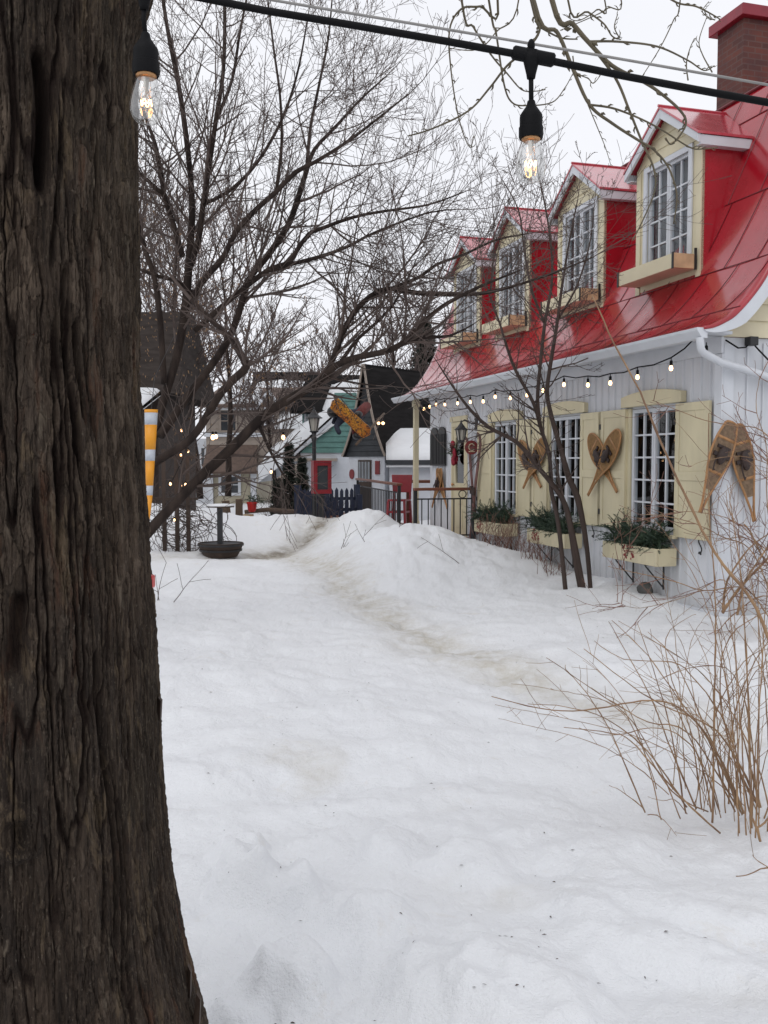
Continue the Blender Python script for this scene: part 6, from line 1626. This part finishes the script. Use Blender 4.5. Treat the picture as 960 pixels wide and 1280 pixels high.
# dummy: one skinned body, crouched behind the board
def dummy():
    t = thing('rider_dummy', 'dummy rider in navy jacket and maroon trousers crouched behind the orange snowboard', 'dummy', at(436, 520, DY + .5))
    o0 = t.location
    J = {'pelvis': (447, 519, .55), 'chest': (430, 519, .55), 'neck': (421, 517, .5), 'head': (416, 515, .45), 'sl': (427, 524, .40), 'el': (420, 533, .3), 'hl': (425, 543, .15), 'sr': (428, 512, .7), 'er': (420, 522, .75), 'hr': (416, 530, .6),
         'kl': (444, 531, .35), 'al': (446, 545, .25), 'kr': (458, 508, .5), 'ar': (448, 518, .22)}
    E_ = [('pelvis', 'chest'), ('chest', 'neck'), ('neck', 'head'), ('chest', 'sl'), ('sl', 'el'), ('el', 'hl'), ('chest', 'sr'), ('sr', 'er'), ('er', 'hr'), ('pelvis', 'kl'), ('kl', 'al'), ('pelvis', 'kr'), ('kr', 'ar')]
    rad = {'pelvis': .17, 'chest': .20, 'neck': .08, 'head': .13, 'sl': .11, 'el': .085, 'hl': .07, 'sr': .11, 'er': .085, 'hr': .06, 'kl': .11, 'al': .09, 'kr': .11, 'ar': .09}
    names = list(J); me = bpy.data.meshes.new('body'); me.from_pydata([tuple(at(J[q][0], J[q][1], DY + J[q][2]) - o0) for q in names], [(names.index(a), names.index(b)) for a, b in E_], [])
    o = bpy.data.objects.new('body', me); col.objects.link(o); o.parent = t; me.materials.append(M['navy_cloth'])
    s_ = o.modifiers.new('skin', 'SKIN'); sv = me.skin_vertices[0] if me.skin_vertices else None
    if sv is None:
        bm = bmesh.new(); bm.from_mesh(me); bm.verts.layers.skin.verify(); bm.to_mesh(me); bm.free(); sv = me.skin_vertices[0]
    for i, q in enumerate(names): sv.data[i].radius = (rad[q], rad[q]); sv.data[i].use_root = (q == 'pelvis')
    ss_ = o.modifiers.new('sub', 'SUBSURF'); ss_.levels = 2; ss_.render_levels = 2
    m = MB(-o0)
    for q in (('pelvis', 'kr', 'ar'), ('pelvis', 'kl', 'al')):
        m.tube([at(J[j][0], J[j][1], DY + J[j][2]) for j in q], [.16, .135, .115], 10)
    m.build('trousers', M['maroon_cloth'], t, smooth=True)
    m = MB(-o0); h = at(416, 515, DY + .45); m.ball(h, (.165, .17, .16), 14, 9); m.build('helmet', M['black_metal'], t, smooth=True)
    for j in ('al', 'ar'): m = MB(-o0); p = at(J[j][0], J[j][1], DY + J[j][2] - .06); m.ball(p, (.12, .15, .10), 10, 7); m.build('boot', M['black_metal'], t, smooth=True)
dummy()

# ------------------------------------------------------------------ light, sky, camera
wd = bpy.data.worlds.new('World'); scene.world = wd; wd.use_nodes = True
nt = wd.node_tree; bg = nt.nodes['Background']
SUN_EL, SUN_AZ = R(48), R(205)
sky = nt.nodes.new('ShaderNodeTexSky'); sky.sky_type = 'NISHITA'; sky.sun_disc = False
sky.sun_elevation = SUN_EL; sky.sun_rotation = SUN_AZ; sky.dust_density = 3
bw = nt.nodes.new('ShaderNodeRGBToBW'); nt.links.new(sky.outputs[0], bw.inputs[0])
mx = nt.nodes.new('ShaderNodeMix'); mx.data_type = 'RGBA'
tc = nt.nodes.new('ShaderNodeTexCoord'); nz = nt.nodes.new('ShaderNodeTexNoise'); nz.inputs['Scale'].default_value = 2.2; nz.inputs['Detail'].default_value = 4
nt.links.new(tc.outputs['Generated'], nz.inputs['Vector'])
rp_ = nt.nodes.new('ShaderNodeValToRGB'); rp_.color_ramp.elements[0].position = .3; rp_.color_ramp.elements[1].position = .7
rp_.color_ramp.elements[0].color = (8.0, 8.15, 8.7, 1); rp_.color_ramp.elements[1].color = (8.9, 9.0, 9.4, 1)
nt.links.new(nz.outputs['Fac'], rp_.inputs[0])
mx.inputs[0].default_value = .85
nt.links.new(bw.outputs[0], mx.inputs[6]); nt.links.new(rp_.outputs[0], mx.inputs[7])
nt.links.new(mx.outputs[2], bg.inputs['Color']); bg.inputs['Strength'].default_value = .124
sl = bpy.data.lights.new('overcast_sun', 'SUN'); sl.energy = .5; sl.angle = R(40); sl.color = (1, .97, .93)
so_ = bpy.data.objects.new('overcast_sun', sl); col.objects.link(so_)
dirv = Vector((math.sin(SUN_AZ) * math.cos(SUN_EL), math.cos(SUN_AZ) * math.cos(SUN_EL), math.sin(SUN_EL)))
so_.rotation_euler = dirv.to_track_quat('Z', 'Y').to_euler(); so_.location = (0, -5, 12)
cam = bpy.data.cameras.new('camera'); cam.sensor_fit = 'VERTICAL'; cam.sensor_height = 36; cam.sensor_width = 27; cam.lens = 36 * F / 1280
cam.clip_start = .05; cam.clip_end = 3000
co = bpy.data.objects.new('camera', cam); col.objects.link(co); co.location = (0, 0, CZ); co.rotation_euler = (math.pi / 2 - PITCH, 0, 0)
scene.camera = co
scene.view_settings.view_transform = 'Standard'; scene.view_settings.look = 'None'; scene.view_settings.gamma = 1
scene.view_settings.exposure = 0; scene.view_settings.use_curve_mapping = False
scene.render.engine = 'CYCLES'; scene.cycles.use_denoising = True
scene.cycles.max_bounces = 8; scene.cycles.transparent_max_bounces = 24; scene.cycles.caustics_reflective = False; scene.cycles.caustics_refractive = False
